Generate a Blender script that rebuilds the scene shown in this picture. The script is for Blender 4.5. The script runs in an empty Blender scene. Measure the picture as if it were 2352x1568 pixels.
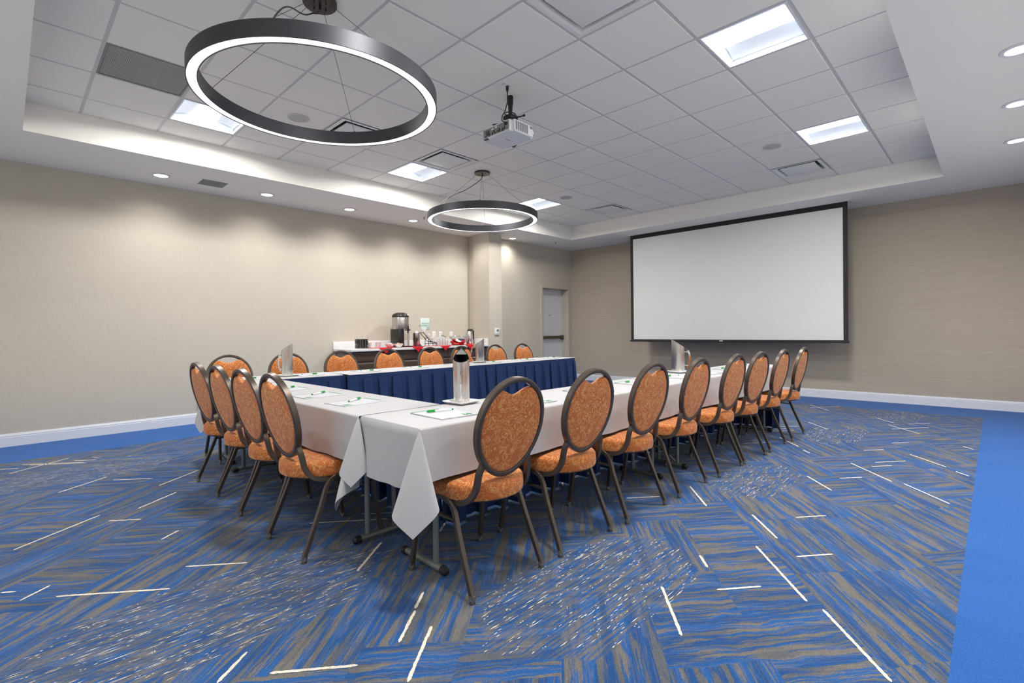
import bpy, bmesh, math, random
from mathutils import Vector, Matrix
R = math.radians
random.seed(7)

# ------------------------------------------------------------------ camera, world, exposure
scene = bpy.context.scene
COL = scene.collection
T = 0.6096                      # ceiling module
CAMH = 1.8931 * T
FPX, CY = 1139.1345, 767.7554
YAW, PIT, ROLL = R(44.2883), R(-0.41072), R(-0.68377)
cam_d = bpy.data.cameras.new('camera')
cam = bpy.data.objects.new('camera', cam_d)
COL.objects.link(cam)
cam_d.sensor_fit = 'HORIZONTAL'
cam_d.sensor_width = 36.0
cam_d.lens = 36.0 * FPX / 2352.0
cam_d.shift_y = (CY - 784.0) / 2352.0
cam_d.clip_start = 0.02
fwd = Vector((math.cos(YAW) * math.cos(PIT), math.sin(YAW) * math.cos(PIT), math.sin(PIT)))
rt0 = Vector((math.sin(YAW), -math.cos(YAW), 0))
up0 = rt0.cross(fwd)
rt = math.cos(ROLL) * rt0 + math.sin(ROLL) * up0
up = math.cos(ROLL) * up0 - math.sin(ROLL) * rt0
M = Matrix(((rt.x, up.x, -fwd.x, 0), (rt.y, up.y, -fwd.y, 0), (rt.z, up.z, -fwd.z, CAMH), (0, 0, 0, 1)))
cam.matrix_world = M
scene.camera = cam

w = bpy.data.worlds.new('world')
scene.world = w
w.use_nodes = True
w.node_tree.nodes['Background'].inputs[0].default_value = (0.02, 0.02, 0.022, 1)
w.node_tree.nodes['Background'].inputs[1].default_value = 0.2

scene.view_settings.view_transform = 'Standard'
scene.view_settings.look = 'None'
scene.view_settings.gamma = 1.0
scene.view_settings.exposure = 0.18
scene.view_settings.use_curve_mapping = False

TROFFER_W = 46.0
TROFFER_E = 9.0
RING_E = 1.7
DOWN_A, DOWN_N, DOWN_FILL = 22.0, 50.0, 38.0     # downlight rows: counter wall, near side wall, added unseen fill row behind the camera
DOWN_E = 5.0

# room numbers (metres, camera above the origin)
X0, X1 = -1.0, 9.364            # wall behind / screen wall
Y0, Y1 = -0.713, 7.4426         # near side wall / counter wall
ZS = 3.0157                     # soffit
ZC = 3.2835                     # tile plane
TX0, TX1, TY0, TY1 = 0.146, 8.223, 0.457, 6.275
GX, GY = 4.8866, 4.5779         # tile grid origin in modules
TH = 0.737                      # table height
ZTOP = 3.50

# ------------------------------------------------------------------ helpers
def lin(c):
    return tuple((x / 255.0 / 12.92) if x / 255.0 <= 0.04045 else ((x / 255.0 + 0.055) / 1.055) ** 2.4 for x in c) + (1.0,)

class MB:
    def __init__(s):
        s.v = []; s.f = []; s.m = []
    def add(s, vs, fs, mi=0):
        o = len(s.v)
        s.v += [tuple(v) for v in vs]
        for f in fs:
            s.f.append(tuple(i + o for i in f)); s.m.append(mi)
        return s
    def box(s, x0, x1, y0, y1, z0, z1, mi=0):
        vs = [(x0, y0, z0), (x1, y0, z0), (x1, y1, z0), (x0, y1, z0), (x0, y0, z1), (x1, y0, z1), (x1, y1, z1), (x0, y1, z1)]
        fs = [(0, 3, 2, 1), (4, 5, 6, 7), (0, 1, 5, 4), (1, 2, 6, 5), (2, 3, 7, 6), (3, 0, 4, 7)]
        return s.add(vs, fs, mi)
    def rbox(s, x0, x1, y0, y1, z0, z1, r=0.01, seg=2, mi=0):
        bm = bmesh.new()
        bmesh.ops.create_cube(bm, size=1.0)
        for v in bm.verts:
            v.co = Vector(((x0 + x1) / 2 + v.co.x * (x1 - x0), (y0 + y1) / 2 + v.co.y * (y1 - y0), (z0 + z1) / 2 + v.co.z * (z1 - z0)))
        bmesh.ops.bevel(bm, geom=list(bm.edges), offset=r, segments=seg, affect='EDGES', profile=0.5)
        return s.bm(bm, mi)
    def bm(s, bm, mi=0):
        bm.verts.index_update()
        vs = [tuple(v.co) for v in bm.verts]
        fs = [tuple(v.index for v in f.verts) for f in bm.faces]
        bm.free()
        return s.add(vs, fs, mi)
    def prism(s, poly, z0, z1, mi=0):
        n = len(poly)
        vs = [(x, y, z0) for x, y in poly] + [(x, y, z1) for x, y in poly]
        fs = [tuple(range(n - 1, -1, -1)), tuple(range(n, 2 * n))] + [(i, (i + 1) % n, n + (i + 1) % n, n + i) for i in range(n)]
        return s.add(vs, fs, mi)
    def lathe(s, prof, n=24, c=(0, 0, 0), mi=0, caps=True):
        vs = []
        for r, z in prof:
            for k in range(n):
                a = 2 * math.pi * k / n
                vs.append((c[0] + r * math.cos(a), c[1] + r * math.sin(a), c[2] + z))
        fs = []
        for i in range(len(prof) - 1):
            for k in range(n):
                a = i * n + k; b = i * n + (k + 1) % n
                fs.append((a, b, b + n, a + n))
        if caps:
            if prof[0][0] > 1e-6: fs.append(tuple(range(n - 1, -1, -1)))
            if prof[-1][0] > 1e-6: fs.append(tuple(range((len(prof) - 1) * n, len(prof) * n)))
        return s.add(vs, fs, mi)
    def sweep(s, pts, sec, ref=(0, 0, 1), closed=False, mi=0, scale=None):
        """sec: list of (a,b) in the (side, up) frame; ref: up reference, vector or function of index"""
        pts = [Vector(p) for p in pts]
        n = len(pts); m = len(sec); vs = []
        for i, p in enumerate(pts):
            if closed: t = pts[(i + 1) % n] - pts[i - 1]
            else: t = pts[min(i + 1, n - 1)] - pts[max(i - 1, 0)]
            t.normalize()
            rf = Vector(ref(i) if callable(ref) else ref)
            sd = rf.cross(t)
            if sd.length < 1e-4: sd = Vector((1, 0, 0)).cross(t)
            if sd.length < 1e-4: sd = Vector((0, 1, 0)).cross(t)
            sd.normalize(); u = t.cross(sd)
            k = scale[i] if scale else 1.0
            for a, b in sec: vs.append(p + sd * a * k + u * b * k)
        fs = []
        for i in range(n if closed else n - 1):
            j = (i + 1) % n
            for q in range(m):
                fs.append((i * m + q, i * m + (q + 1) % m, j * m + (q + 1) % m, j * m + q))
        if not closed:
            fs.append(tuple(range(m - 1, -1, -1))); fs.append(tuple((n - 1) * m + q for q in range(m)))
        return s.add(vs, fs, mi)
    def tube(s, pts, r, n=8, closed=False, mi=0, ref=(0, 0, 1), scale=None):
        return s.sweep(pts, [(r * math.cos(2 * math.pi * k / n), r * math.sin(2 * math.pi * k / n)) for k in range(n)], ref, closed, mi, scale)
    def grid(s, fn, nu, nv, mi=0):
        vs = [fn(i / nu, j / nv) for i in range(nu + 1) for j in range(nv + 1)]
        fs = [(i * (nv + 1) + j, (i + 1) * (nv + 1) + j, (i + 1) * (nv + 1) + j + 1, i * (nv + 1) + j + 1) for i in range(nu) for j in range(nv)]
        return s.add(vs, fs, mi)
    def xf(s, mat):
        s.v = [tuple(mat @ Vector(v)) for v in s.v]
        return s
    def mesh(s, name, mats, angle=35, smooth=True):
        me = bpy.data.meshes.new(name)
        me.from_pydata(s.v, [], s.f)
        for m in (mats if isinstance(mats, (list, tuple)) else [mats]): me.materials.append(m)
        if len(set(s.m)) > 1 or (s.m and s.m[0]): me.polygons.foreach_set('material_index', s.m)
        if smooth:
            me.polygons.foreach_set('use_smooth', [True] * len(me.polygons))
            me.set_sharp_from_angle(angle=R(angle))
        me.update()
        return me

def put(name, mesh, parent=None, loc=(0, 0, 0), rot=(0, 0, 0)):
    o = bpy.data.objects.new(name, mesh)
    COL.objects.link(o)
    o.location = loc; o.rotation_euler = rot
    if parent: o.parent = parent
    return o

def obj(name, mb, mats, parent=None, loc=(0, 0, 0), rot=(0, 0, 0), angle=35, smooth=True):
    return put(name, mb.mesh(name, mats, angle, smooth), parent, loc, rot)

def tag(o, label, cat, group=None):
    o['label'] = label; o['category'] = cat
    if group: o['group'] = group
    return o

def thing(name, label, cat, loc=(0, 0, 0), rz=0.0, group=None):
    o = bpy.data.objects.new(name, None)
    o.empty_display_size = 0.1
    COL.objects.link(o)
    o.location = loc; o.rotation_euler = (0, 0, rz)
    return tag(o, label, cat, group)

def struct(o):
    o['kind'] = 'structure'
    return o

def dup(root, loc, rz, label, group=None):
    def cp(o, par):
        c = o.copy(); COL.objects.link(c)
        if par: c.parent = par
        for ch in list(o.children): cp(ch, c)
        return c
    r = cp(root, None)
    r.location = loc; r.rotation_euler = (0, 0, rz); r['label'] = label
    if group: r['group'] = group
    return r

def text_mesh(name, body, size, mat, align='LEFT', depth=0.0006):
    cu = bpy.data.curves.new(name, 'FONT')
    cu.body = body; cu.size = size; cu.align_x = align; cu.extrude = depth; cu.resolution_u = 3
    o = bpy.data.objects.new(name, cu); COL.objects.link(o)
    dg = bpy.context.evaluated_depsgraph_get()
    me = bpy.data.meshes.new_from_object(o.evaluated_get(dg))
    bpy.data.objects.remove(o); bpy.data.curves.remove(cu)
    me.materials.clear(); me.materials.append(mat)
    return me

# ------------------------------------------------------------------ materials
class NT:
    def __init__(s, name):
        s.mat = bpy.data.materials.new(name); s.mat.use_nodes = True
        s.t = s.mat.node_tree; s.b = s.t.nodes['Principled BSDF']
    def n(s, typ, **kw):
        nd = s.t.nodes.new(typ)
        for k, v in kw.items():
            if isinstance(k, str) and hasattr(nd, k): setattr(nd, k, v)
        return nd
    def l(s, a, b): s.t.links.new(a, b)
    def val(s, sock, v):
        if hasattr(v, 'is_linked'): s.l(v, sock)
        else: sock.default_value = v
    def math(s, op, a, b=0.0, c=0.0, clamp=False):
        nd = s.n('ShaderNodeMath', operation=op, use_clamp=clamp)
        for i, v in enumerate((a, b, c)): s.val(nd.inputs[i], v)
        return nd.outputs[0]
    def mix(s, fac, a, b):
        nd = s.n('ShaderNodeMix', data_type='RGBA')
        s.val(nd.inputs[0], fac); s.val(nd.inputs[6], a); s.val(nd.inputs[7], b)
        return nd.outputs[2]
    def ramp(s, x, lo, hi):
        nd = s.n('ShaderNodeMapRange', clamp=True); nd.interpolation_type = 'SMOOTHSTEP'
        s.val(nd.inputs[0], x); nd.inputs[1].default_value = lo; nd.inputs[2].default_value = hi
        return nd.outputs[0]
    def coord(s, scale=(1, 1, 1), rot=(0, 0, 0), loc=(0, 0, 0), out='Object'):
        tc = s.n('ShaderNodeTexCoord'); mp = s.n('ShaderNodeMapping')
        mp.inputs['Scale'].default_value = scale; mp.inputs['Rotation'].default_value = rot; mp.inputs['Location'].default_value = loc
        s.l(tc.outputs[out], mp.inputs[0]); return mp.outputs[0]
    def noise(s, vec, scale, detail=2.0, rough=0.5, dist=0.0):
        nd = s.n('ShaderNodeTexNoise'); s.l(vec, nd.inputs['Vector'])
        nd.inputs['Scale'].default_value = scale; nd.inputs['Detail'].default_value = detail
        nd.inputs['Roughness'].default_value = rough; nd.inputs['Distortion'].default_value = dist
        return nd.outputs['Fac']
    def bump(s, h, strength=0.2, dist=0.002):
        nd = s.n('ShaderNodeBump'); nd.inputs['Strength'].default_value = strength; nd.inputs['Distance'].default_value = dist
        s.l(h, nd.inputs['Height']); s.l(nd.outputs[0], s.b.inputs['Normal'])
    def done(s, col=None, rough=0.5, metal=0.0, spec=None, sheen=0.0, coat=0.0):
        b = s.b
        if col is not None: s.val(b.inputs['Base Color'], col)
        s.val(b.inputs['Roughness'], rough); b.inputs['Metallic'].default_value = metal
        if spec is not None: b.inputs['Specular IOR Level'].default_value = spec
        if sheen: b.inputs['Sheen Weight'].default_value = sheen
        if coat: b.inputs['Coat Weight'].default_value = coat; b.inputs['Coat Roughness'].default_value = 0.1
        return s.mat

def plain(name, c, rough=0.5, metal=0.0, spec=None, grain=0.04, gs=60.0, coat=0.0, aniso=None):
    t = NT(name)
    v = t.coord(aniso or (1, 1, 1))
    n = t.noise(v, gs, 3.0)
    k = t.math('MULTIPLY_ADD', n, grain * 2, 1.0 - grain)
    vm = t.n('ShaderNodeVectorMath', operation='SCALE')
    vm.inputs[0].default_value = lin(c)[:3]; t.l(k, vm.inputs['Scale'])
    return t.done(vm.outputs[0], rough, metal, spec, coat=coat)

def emit(name, c, e):
    t = NT(name)
    t.b.inputs['Base Color'].default_value = (0.8, 0.8, 0.8, 1)
    t.b.inputs['Emission Color'].default_value = lin(c); t.b.inputs['Emission Strength'].default_value = e
    return t.mat

def glassy(name, c=(235, 240, 240), rough=0.02, alpha=0.25):
    t = NT(name)
    t.b.inputs['Base Color'].default_value = lin(c); t.b.inputs['Roughness'].default_value = rough
    t.b.inputs['Alpha'].default_value = alpha; t.b.inputs['Specular IOR Level'].default_value = 0.8
    return t.mat

def m_wall_weave():
    t = NT('woven_vinyl_wallcovering')
    a = t.noise(t.coord((160, 160, 9)), 1.0, 2.0)
    b = t.noise(t.coord((9, 9, 170)), 1.0, 2.0)
    c = t.noise(t.coord((1, 1, 1)), 0.8, 2.0)
    s = t.math('ADD', t.math('MULTIPLY', a, 0.5), t.math('MULTIPLY', b, 0.5))
    col = t.mix(t.ramp(s, 0.3, 0.7), lin((195, 187, 173)), lin((202, 195, 182)))
    t.bump(s, 0.12, 0.001)
    return t.done(col, 0.62, spec=0.25)

def m_wall_grass():
    t = NT('horizontal_grain_wallcovering')
    a = t.noise(t.coord((0.9, 0.9, 170)), 1.0, 3.0, 0.6)
    b = t.noise(t.coord((6, 6, 260)), 1.0, 2.0, 0.6)
    s = t.math('ADD', t.math('MULTIPLY', a, 0.65), t.math('MULTIPLY', b, 0.35))
    col = t.mix(t.ramp(s, 0.32, 0.68), lin((179, 167, 151)), lin((191, 180, 164)))
    t.bump(s, 0.12, 0.001)
    return t.done(col, 0.6, spec=0.25)

def m_tile():
    t = NT('mineral_fibre_tile')
    v = t.coord()
    n = t.noise(v, 260, 3.0, 0.6)
    col = t.mix(t.ramp(n, 0.35, 0.65), lin((234, 231, 224)), lin((244, 241, 235)))
    t.bump(n, 0.25, 0.001)
    return t.done(col, 0.9, spec=0.1)

def m_pile(t, col, v=None):
    v = t.coord()
    n = t.noise(v, 170, 3.0, 0.7)
    n2 = t.noise(v, 60, 2.0, 0.5)
    k = t.math('ADD', t.math('MULTIPLY_ADD', n, 1.5, 0.08), t.math('MULTIPLY', n2, 0.35))
    vm = t.n('ShaderNodeVectorMath', operation='SCALE')
    t.val(vm.inputs[0], col); t.l(k, vm.inputs['Scale'])
    t.bump(n, 0.35, 0.004)
    return t.done(vm.outputs[0], 0.95, spec=0.05, sheen=0.15)

BLUE = lin((36, 92, 166)); BLUE2 = lin((28, 78, 148)); GREY = lin((86, 90, 96)); GREY2 = lin((108, 104, 100))
def m_carpet_plain():
    t = NT('plain_blue_carpet')
    return m_pile(t, BLUE[:3])

FLECK = [(1.86, 1.31, 0.68, 0.32), (0.62, 2.33, 0.74, 0.34), (3.98, 1.31, 0.52, 0.25), (6.22, 1.24, 0.55, 0.25), (0.40, 5.52, 0.75, 0.30), (2.5, 5.55, 0.6, 0.3), (8.0, 0.9, 0.4, 0.25)]
def m_carpet_pattern():
    """herringbone carpet: yarn streaks at +-39 degrees in a skewed checker, with flecked patches running along x"""
    t = NT('blue_grey_herringbone_carpet')
    th = R(39.0)
    tc = t.n('ShaderNodeTexCoord'); sp = t.n('ShaderNodeSeparateXYZ'); t.l(tc.outputs['Object'], sp.inputs[0])
    x, y = sp.outputs[0], sp.outputs[1]
    wob = t.noise(tc.outputs['Object'], 7.0, 3.0)
    wo = t.math('MULTIPLY', t.math('SUBTRACT', wob, 0.5), 0.05)
    xs = t.math('DIVIDE', x, 2 * math.cos(th)); ys = t.math('DIVIDE', y, 2 * math.sin(th))
    s = t.math('ADD', t.math('ADD', ys, xs), wo); q = t.math('SUBTRACT', ys, xs)
    def rnd(a, b, off):
        cv = t.n('ShaderNodeCombineXYZ'); t.l(a, cv.inputs[0]); t.l(b, cv.inputs[1]); cv.inputs[2].default_value = off
        wn = t.n('ShaderNodeTexWhiteNoise'); wn.noise_dimensions = '3D'; t.l(cv.outputs[0], wn.inputs['Vector'])
        return wn.outputs['Value']
    row = t.math('FLOOR', t.math('MULTIPLY', q, 2.7))
    cl = t.math('FLOOR', t.math('ADD', t.math('MULTIPLY', s, 1.55), t.math('MULTIPLY', rnd(row, row, 3.0), 0.8)))
    r1 = rnd(row, cl, 1.0); r2 = rnd(row, cl, 2.0)
    par = t.math('MODULO', t.math('ABSOLUTE', t.math('ADD', row, cl)), 2.0)
    flip = t.math('GREATER_THAN', r2, 0.78)
    sel = t.math('ABSOLUTE', t.math('SUBTRACT', par, flip))
    def streak(al, ac, seed, lk, wk, src=None):
        cv = t.n('ShaderNodeCombineXYZ')
        t.l(t.math('MULTIPLY', al, lk), cv.inputs[0]); t.l(t.math('MULTIPLY', ac, wk), cv.inputs[1])
        if src is None: cv.inputs[2].default_value = seed
        else: t.l(t.math('MULTIPLY_ADD', src, 40.0, seed), cv.inputs[2])
        return t.noise(cv.outputs[0], 1.0, 5.5, 0.66, 0.25)
    def fmix(f, a, b):
        nd = t.n('ShaderNodeMix', data_type='FLOAT'); t.val(nd.inputs[0], f); t.val(nd.inputs[2], a); t.val(nd.inputs[3], b)
        return nd.outputs[0]
    n1 = fmix(sel, streak(s, q, 1.0, 1.8, 27.0, r1), streak(q, s, 9.0, 1.8, 27.0, r1))
    n2 = fmix(sel, streak(s, q, 21.0, 5.0, 95.0, r1), streak(q, s, 33.0, 5.0, 95.0, r1))
    n3 = fmix(sel, streak(s, q, 51.0, 1.6, 15.0, r1), streak(q, s, 63.0, 1.6, 15.0, r1))
    m = None
    for (cx, cy, a, b) in FLECK:
        ax = t.math('ABSOLUTE', t.math('SUBTRACT', x, cx)); ay = t.math('ABSOLUTE', t.math('SUBTRACT', y, cy))
        e = t.math('MAXIMUM', t.math('DIVIDE', t.math('MULTIPLY_ADD', ay, 0.7, ax), a), t.math('DIVIDE', ay, b))
        m = e if m is None else t.math('MINIMUM', m, e)
    mask = t.math('SUBTRACT', 1.0, t.ramp(t.math('ADD', m, t.math('MULTIPLY', wo, 4.0)), 0.93, 1.0))
    fl = streak(x, y, 77.0, 5.0, 75.0)
    fac = t.math('MAXIMUM', t.ramp(n1, 0.495, 0.54), t.math('MULTIPLY', t.ramp(n2, 0.50, 0.57), 0.45), clamp=True)
    fac = fmix(mask, fac, t.math('MULTIPLY', t.ramp(fl, 0.44, 0.54), 0.9))
    gc = t.mix(t.ramp(n3, 0.45, 0.56), GREY, GREY2)
    bc = t.mix(t.ramp(n3, 0.4, 0.6), lin((25, 70, 126)), lin((33, 86, 148)))
    return m_pile(t, t.mix(fac, bc, gc))

def m_fabric():
    """orange cloth covered in thin pale curls: distorted Voronoi rings in three overlapping layers"""
    t = NT('orange_scroll_upholstery')
    v = t.coord()
    nz = t.n('ShaderNodeTexNoise'); t.l(v, nz.inputs['Vector']); nz.inputs['Scale'].default_value = 22.0; nz.inputs['Detail'].default_value = 0.0
    off = t.n('ShaderNodeVectorMath', operation='SCALE'); t.l(nz.outputs['Color'], off.inputs[0]); off.inputs['Scale'].default_value = 0.05
    def rings(loc, sc, r_, wd):
        ad = t.n('ShaderNodeVectorMath', operation='ADD'); t.l(t.coord(loc=loc), ad.inputs[0]); t.l(off.outputs[0], ad.inputs[1])
        vo = t.n('ShaderNodeTexVoronoi'); vo.feature = 'F1'; t.l(ad.outputs[0], vo.inputs['Vector']); vo.inputs['Scale'].default_value = sc
        return t.math('SUBTRACT', 1.0, t.ramp(t.math('ABSOLUTE', t.math('SUBTRACT', vo.outputs['Distance'], r_)), wd, wd + 0.03))
    m = t.math('MAXIMUM', rings((0, 0, 0), 25.0, 0.42, 0.012), t.math('MAXIMUM', rings((3.1, 1.7, 5.2), 30.0, 0.40, 0.014), rings((7.7, 2.2, 1.3), 36.0, 0.36, 0.016)))
    n = t.noise(v, 900, 2.0)
    base = t.mix(t.ramp(n, 0.3, 0.7), lin((178, 96, 46)), lin((194, 110, 57)))
    col = t.mix(t.math('MULTIPLY', m, 0.72), base, lin((226, 174, 106)))
    t.bump(t.math('ADD', m, t.math('MULTIPLY', n, 0.4)), 0.2, 0.001)
    return t.done(col, 0.8, spec=0.2, sheen=0.2)

def m_cloth(name, c, rough=0.85, sc=700.0, amt=0.05):
    t = NT(name)
    n = t.noise(t.coord(), sc, 2.0)
    n2 = t.noise(t.coord(), 6.0, 2.0)
    k = t.math('ADD', t.math('MULTIPLY_ADD', n, amt, 1 - amt * 0.9), t.math('MULTIPLY', t.math('SUBTRACT', n2, 0.5), amt))
    vm = t.n('ShaderNodeVectorMath', operation='SCALE'); vm.inputs[0].default_value = lin(c)[:3]; t.l(k, vm.inputs['Scale'])
    t.bump(n, 0.1, 0.0006)
    return t.done(vm.outputs[0], rough, spec=0.15, sheen=0.1)

def m_brushed(name, c, rough=0.28, sc=(300, 300, 4)):
    t = NT(name)
    n = t.noise(t.coord(sc), 1.0, 2.0)
    col = t.mix(n, tuple(x * 0.85 for x in lin(c)[:3]) + (1,), lin(c))
    t.bump(n, 0.05, 0.0005)
    return t.done(col, t.math('MULTIPLY_ADD', n, 0.15, rough - 0.07), metal=1.0)

MT = dict(
    wallw=m_wall_weave(), wallg=m_wall_grass(), tile=m_tile(),
    soffit=plain('flat_white_ceiling_paint', (242, 239, 233), 0.85, spec=0.1, grain=0.015, gs=90),
    tee=plain('painted_steel_tee', (200, 199, 201), 0.5, grain=0.01),
    rearwall=plain('eggshell_white_wall_paint', (236, 233, 226), 0.7, grain=0.02),  # unseen walls, kept very pale to bounce fill light
    white=plain('white_semi_gloss_paint', (226, 229, 234), 0.35, grain=0.01),
    cplain=m_carpet_plain(), cpat=m_carpet_pattern(),
    ivory=m_pile(NT('ivory_carpet_yarn'), lin((222, 214, 200))[:3]),
    fabric=m_fabric(),
    frame=plain('dark_bronze_steel', (86, 76, 68), 0.36, 0.5, grain=0.1, gs=40),
    glide=plain('nickel_glide', (150, 145, 138), 0.35, 0.9),
    linen=m_cloth('white_linen', (186, 186, 189)),
    skirt=m_cloth('navy_pleated_polyester', (40, 62, 108), 0.7, 500.0, 0.1),
    red=m_cloth('red_napkin_cloth', (200, 24, 36)),
    tleg=plain('grey_green_steel_tube', (118, 124, 120), 0.45, 0.3),
    rubber=plain('black_rubber', (26, 26, 28), 0.6),
    ply=plain('table_plywood', (120, 92, 64), 0.6, grain=0.15, gs=20, aniso=(1, 12, 12)),
    black=plain('black_plastic', (30, 29, 30), 0.35),
    blackm=plain('black_powder_coat', (38, 37, 39), 0.5),
    ring=plain('anodised_graphite_aluminium', (78, 79, 84), 0.48, 0.75, grain=0.02),
    canopy=plain('dark_bronze_canopy', (74, 70, 68), 0.35, 0.7),
    steel_shade=m_brushed('shade_toned_steel_interior', (70, 69, 68), 0.5),  # steel darkened in colour for the shade inside the pitchers
    steel=m_brushed('brushed_stainless', (206, 203, 198)),
    chrome=plain('polished_chrome', (225, 225, 225), 0.06, 1.0, grain=0.0),
    china=plain('white_china', (236, 236, 236), 0.15, grain=0.0, coat=0.5),
    paper=plain('white_paper', (192, 194, 200), 0.8, grain=0.01),
    green=plain('green_print', (24, 132, 62), 0.6, grain=0.01),
    gcap=plain('green_pen_plastic', (16, 150, 52), 0.3, grain=0.0),
    dline=plain('grey_print_and_shadow', (110, 115, 125), 0.7, grain=0.0),  # serves the print and the drawn edge shadow of the pads
    screen=m_cloth('matte_projection_fabric', (226, 228, 226), 0.85, 400.0, 0.02),
    sblack=plain('black_screen_mask', (40, 36, 38), 0.7),
    projw=plain('light_grey_projector_plastic', (214, 218, 222), 0.4, grain=0.01),
    projg=plain('mid_grey_projector_panel', (128, 130, 130), 0.5, grain=0.02),
    brown=plain('dark_brown_woodgrain_laminate', (70, 55, 47), 0.45, grain=0.12, gs=3.0, aniso=(12, 12, 160)),
    taupe=plain('taupe_cabinet_side', (112, 103, 93), 0.5),
    quartz=plain('speckled_white_quartz', (224, 224, 225), 0.25, grain=0.09, gs=330),
    jamb=plain('beige_door_frame_paint', (196, 186, 172), 0.4, grain=0.01),
    door=plain('grey_white_door_paint', (216, 217, 220), 0.45, grain=0.015),
    dkbronze=plain('oiled_bronze_bar', (98, 88, 74), 0.4, 0.6),
    grey=plain('grey_grille_enamel', (132, 133, 131), 0.55),
    gdark=plain('grille_shadow_grey', (84, 84, 82), 0.7),
    plaque=plain('white_diffuser_enamel', (228, 228, 226), 0.5, grain=0.01),
    spk=plain('pale_grey_speaker_grille', (186, 186, 182), 0.6, grain=0.06, gs=700),
    rgrille=plain('return_grille_enamel', (158, 160, 157), 0.55),
    duct=plain('galvanised_duct_grey', (120, 124, 124), 0.5, 0.4),
    plate=plain('white_device_plastic', (232, 232, 230), 0.35, grain=0.0),
    lcd=plain('green_grey_lcd', (116, 130, 108), 0.2, grain=0.0),
    signw=plain('frosted_acrylic_sign', (214, 228, 226), 0.25, grain=0.0),
    stxt=plain('green_sign_lettering', (56, 150, 110), 0.5, grain=0.0),
    darkbr=plain('smoked_brown_plastic', (74, 64, 60), 0.35),
    glass=glassy('clear_glass'), cups=glassy('clear_plastic_cup', (240, 240, 240), 0.1, 0.45),
    sugar=plain('white_sugar_packets', (240, 240, 240), 0.7, grain=0.05),
    pastel=plain('pink_packets', (232, 170, 140), 0.7), yellow=plain('yellow_packets', (232, 214, 130), 0.7),
    blue=plain('blue_packet', (40, 110, 190), 0.5), lime=plain('lime_packet', (196, 222, 110), 0.5), orange=plain('orange_packet', (236, 92, 60), 0.5),
    reflector=plain('white_reflector_enamel', (220, 225, 233), 0.5, grain=0.0),
    lens_t=emit('lit_troffer_lens', (253, 253, 252), TROFFER_E),
    lens_r=emit('lit_ring_diffuser', (255, 251, 246), RING_E),
    lens_d=emit('lit_downlight_lens', (255, 250, 244), DOWN_E),
)
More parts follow.
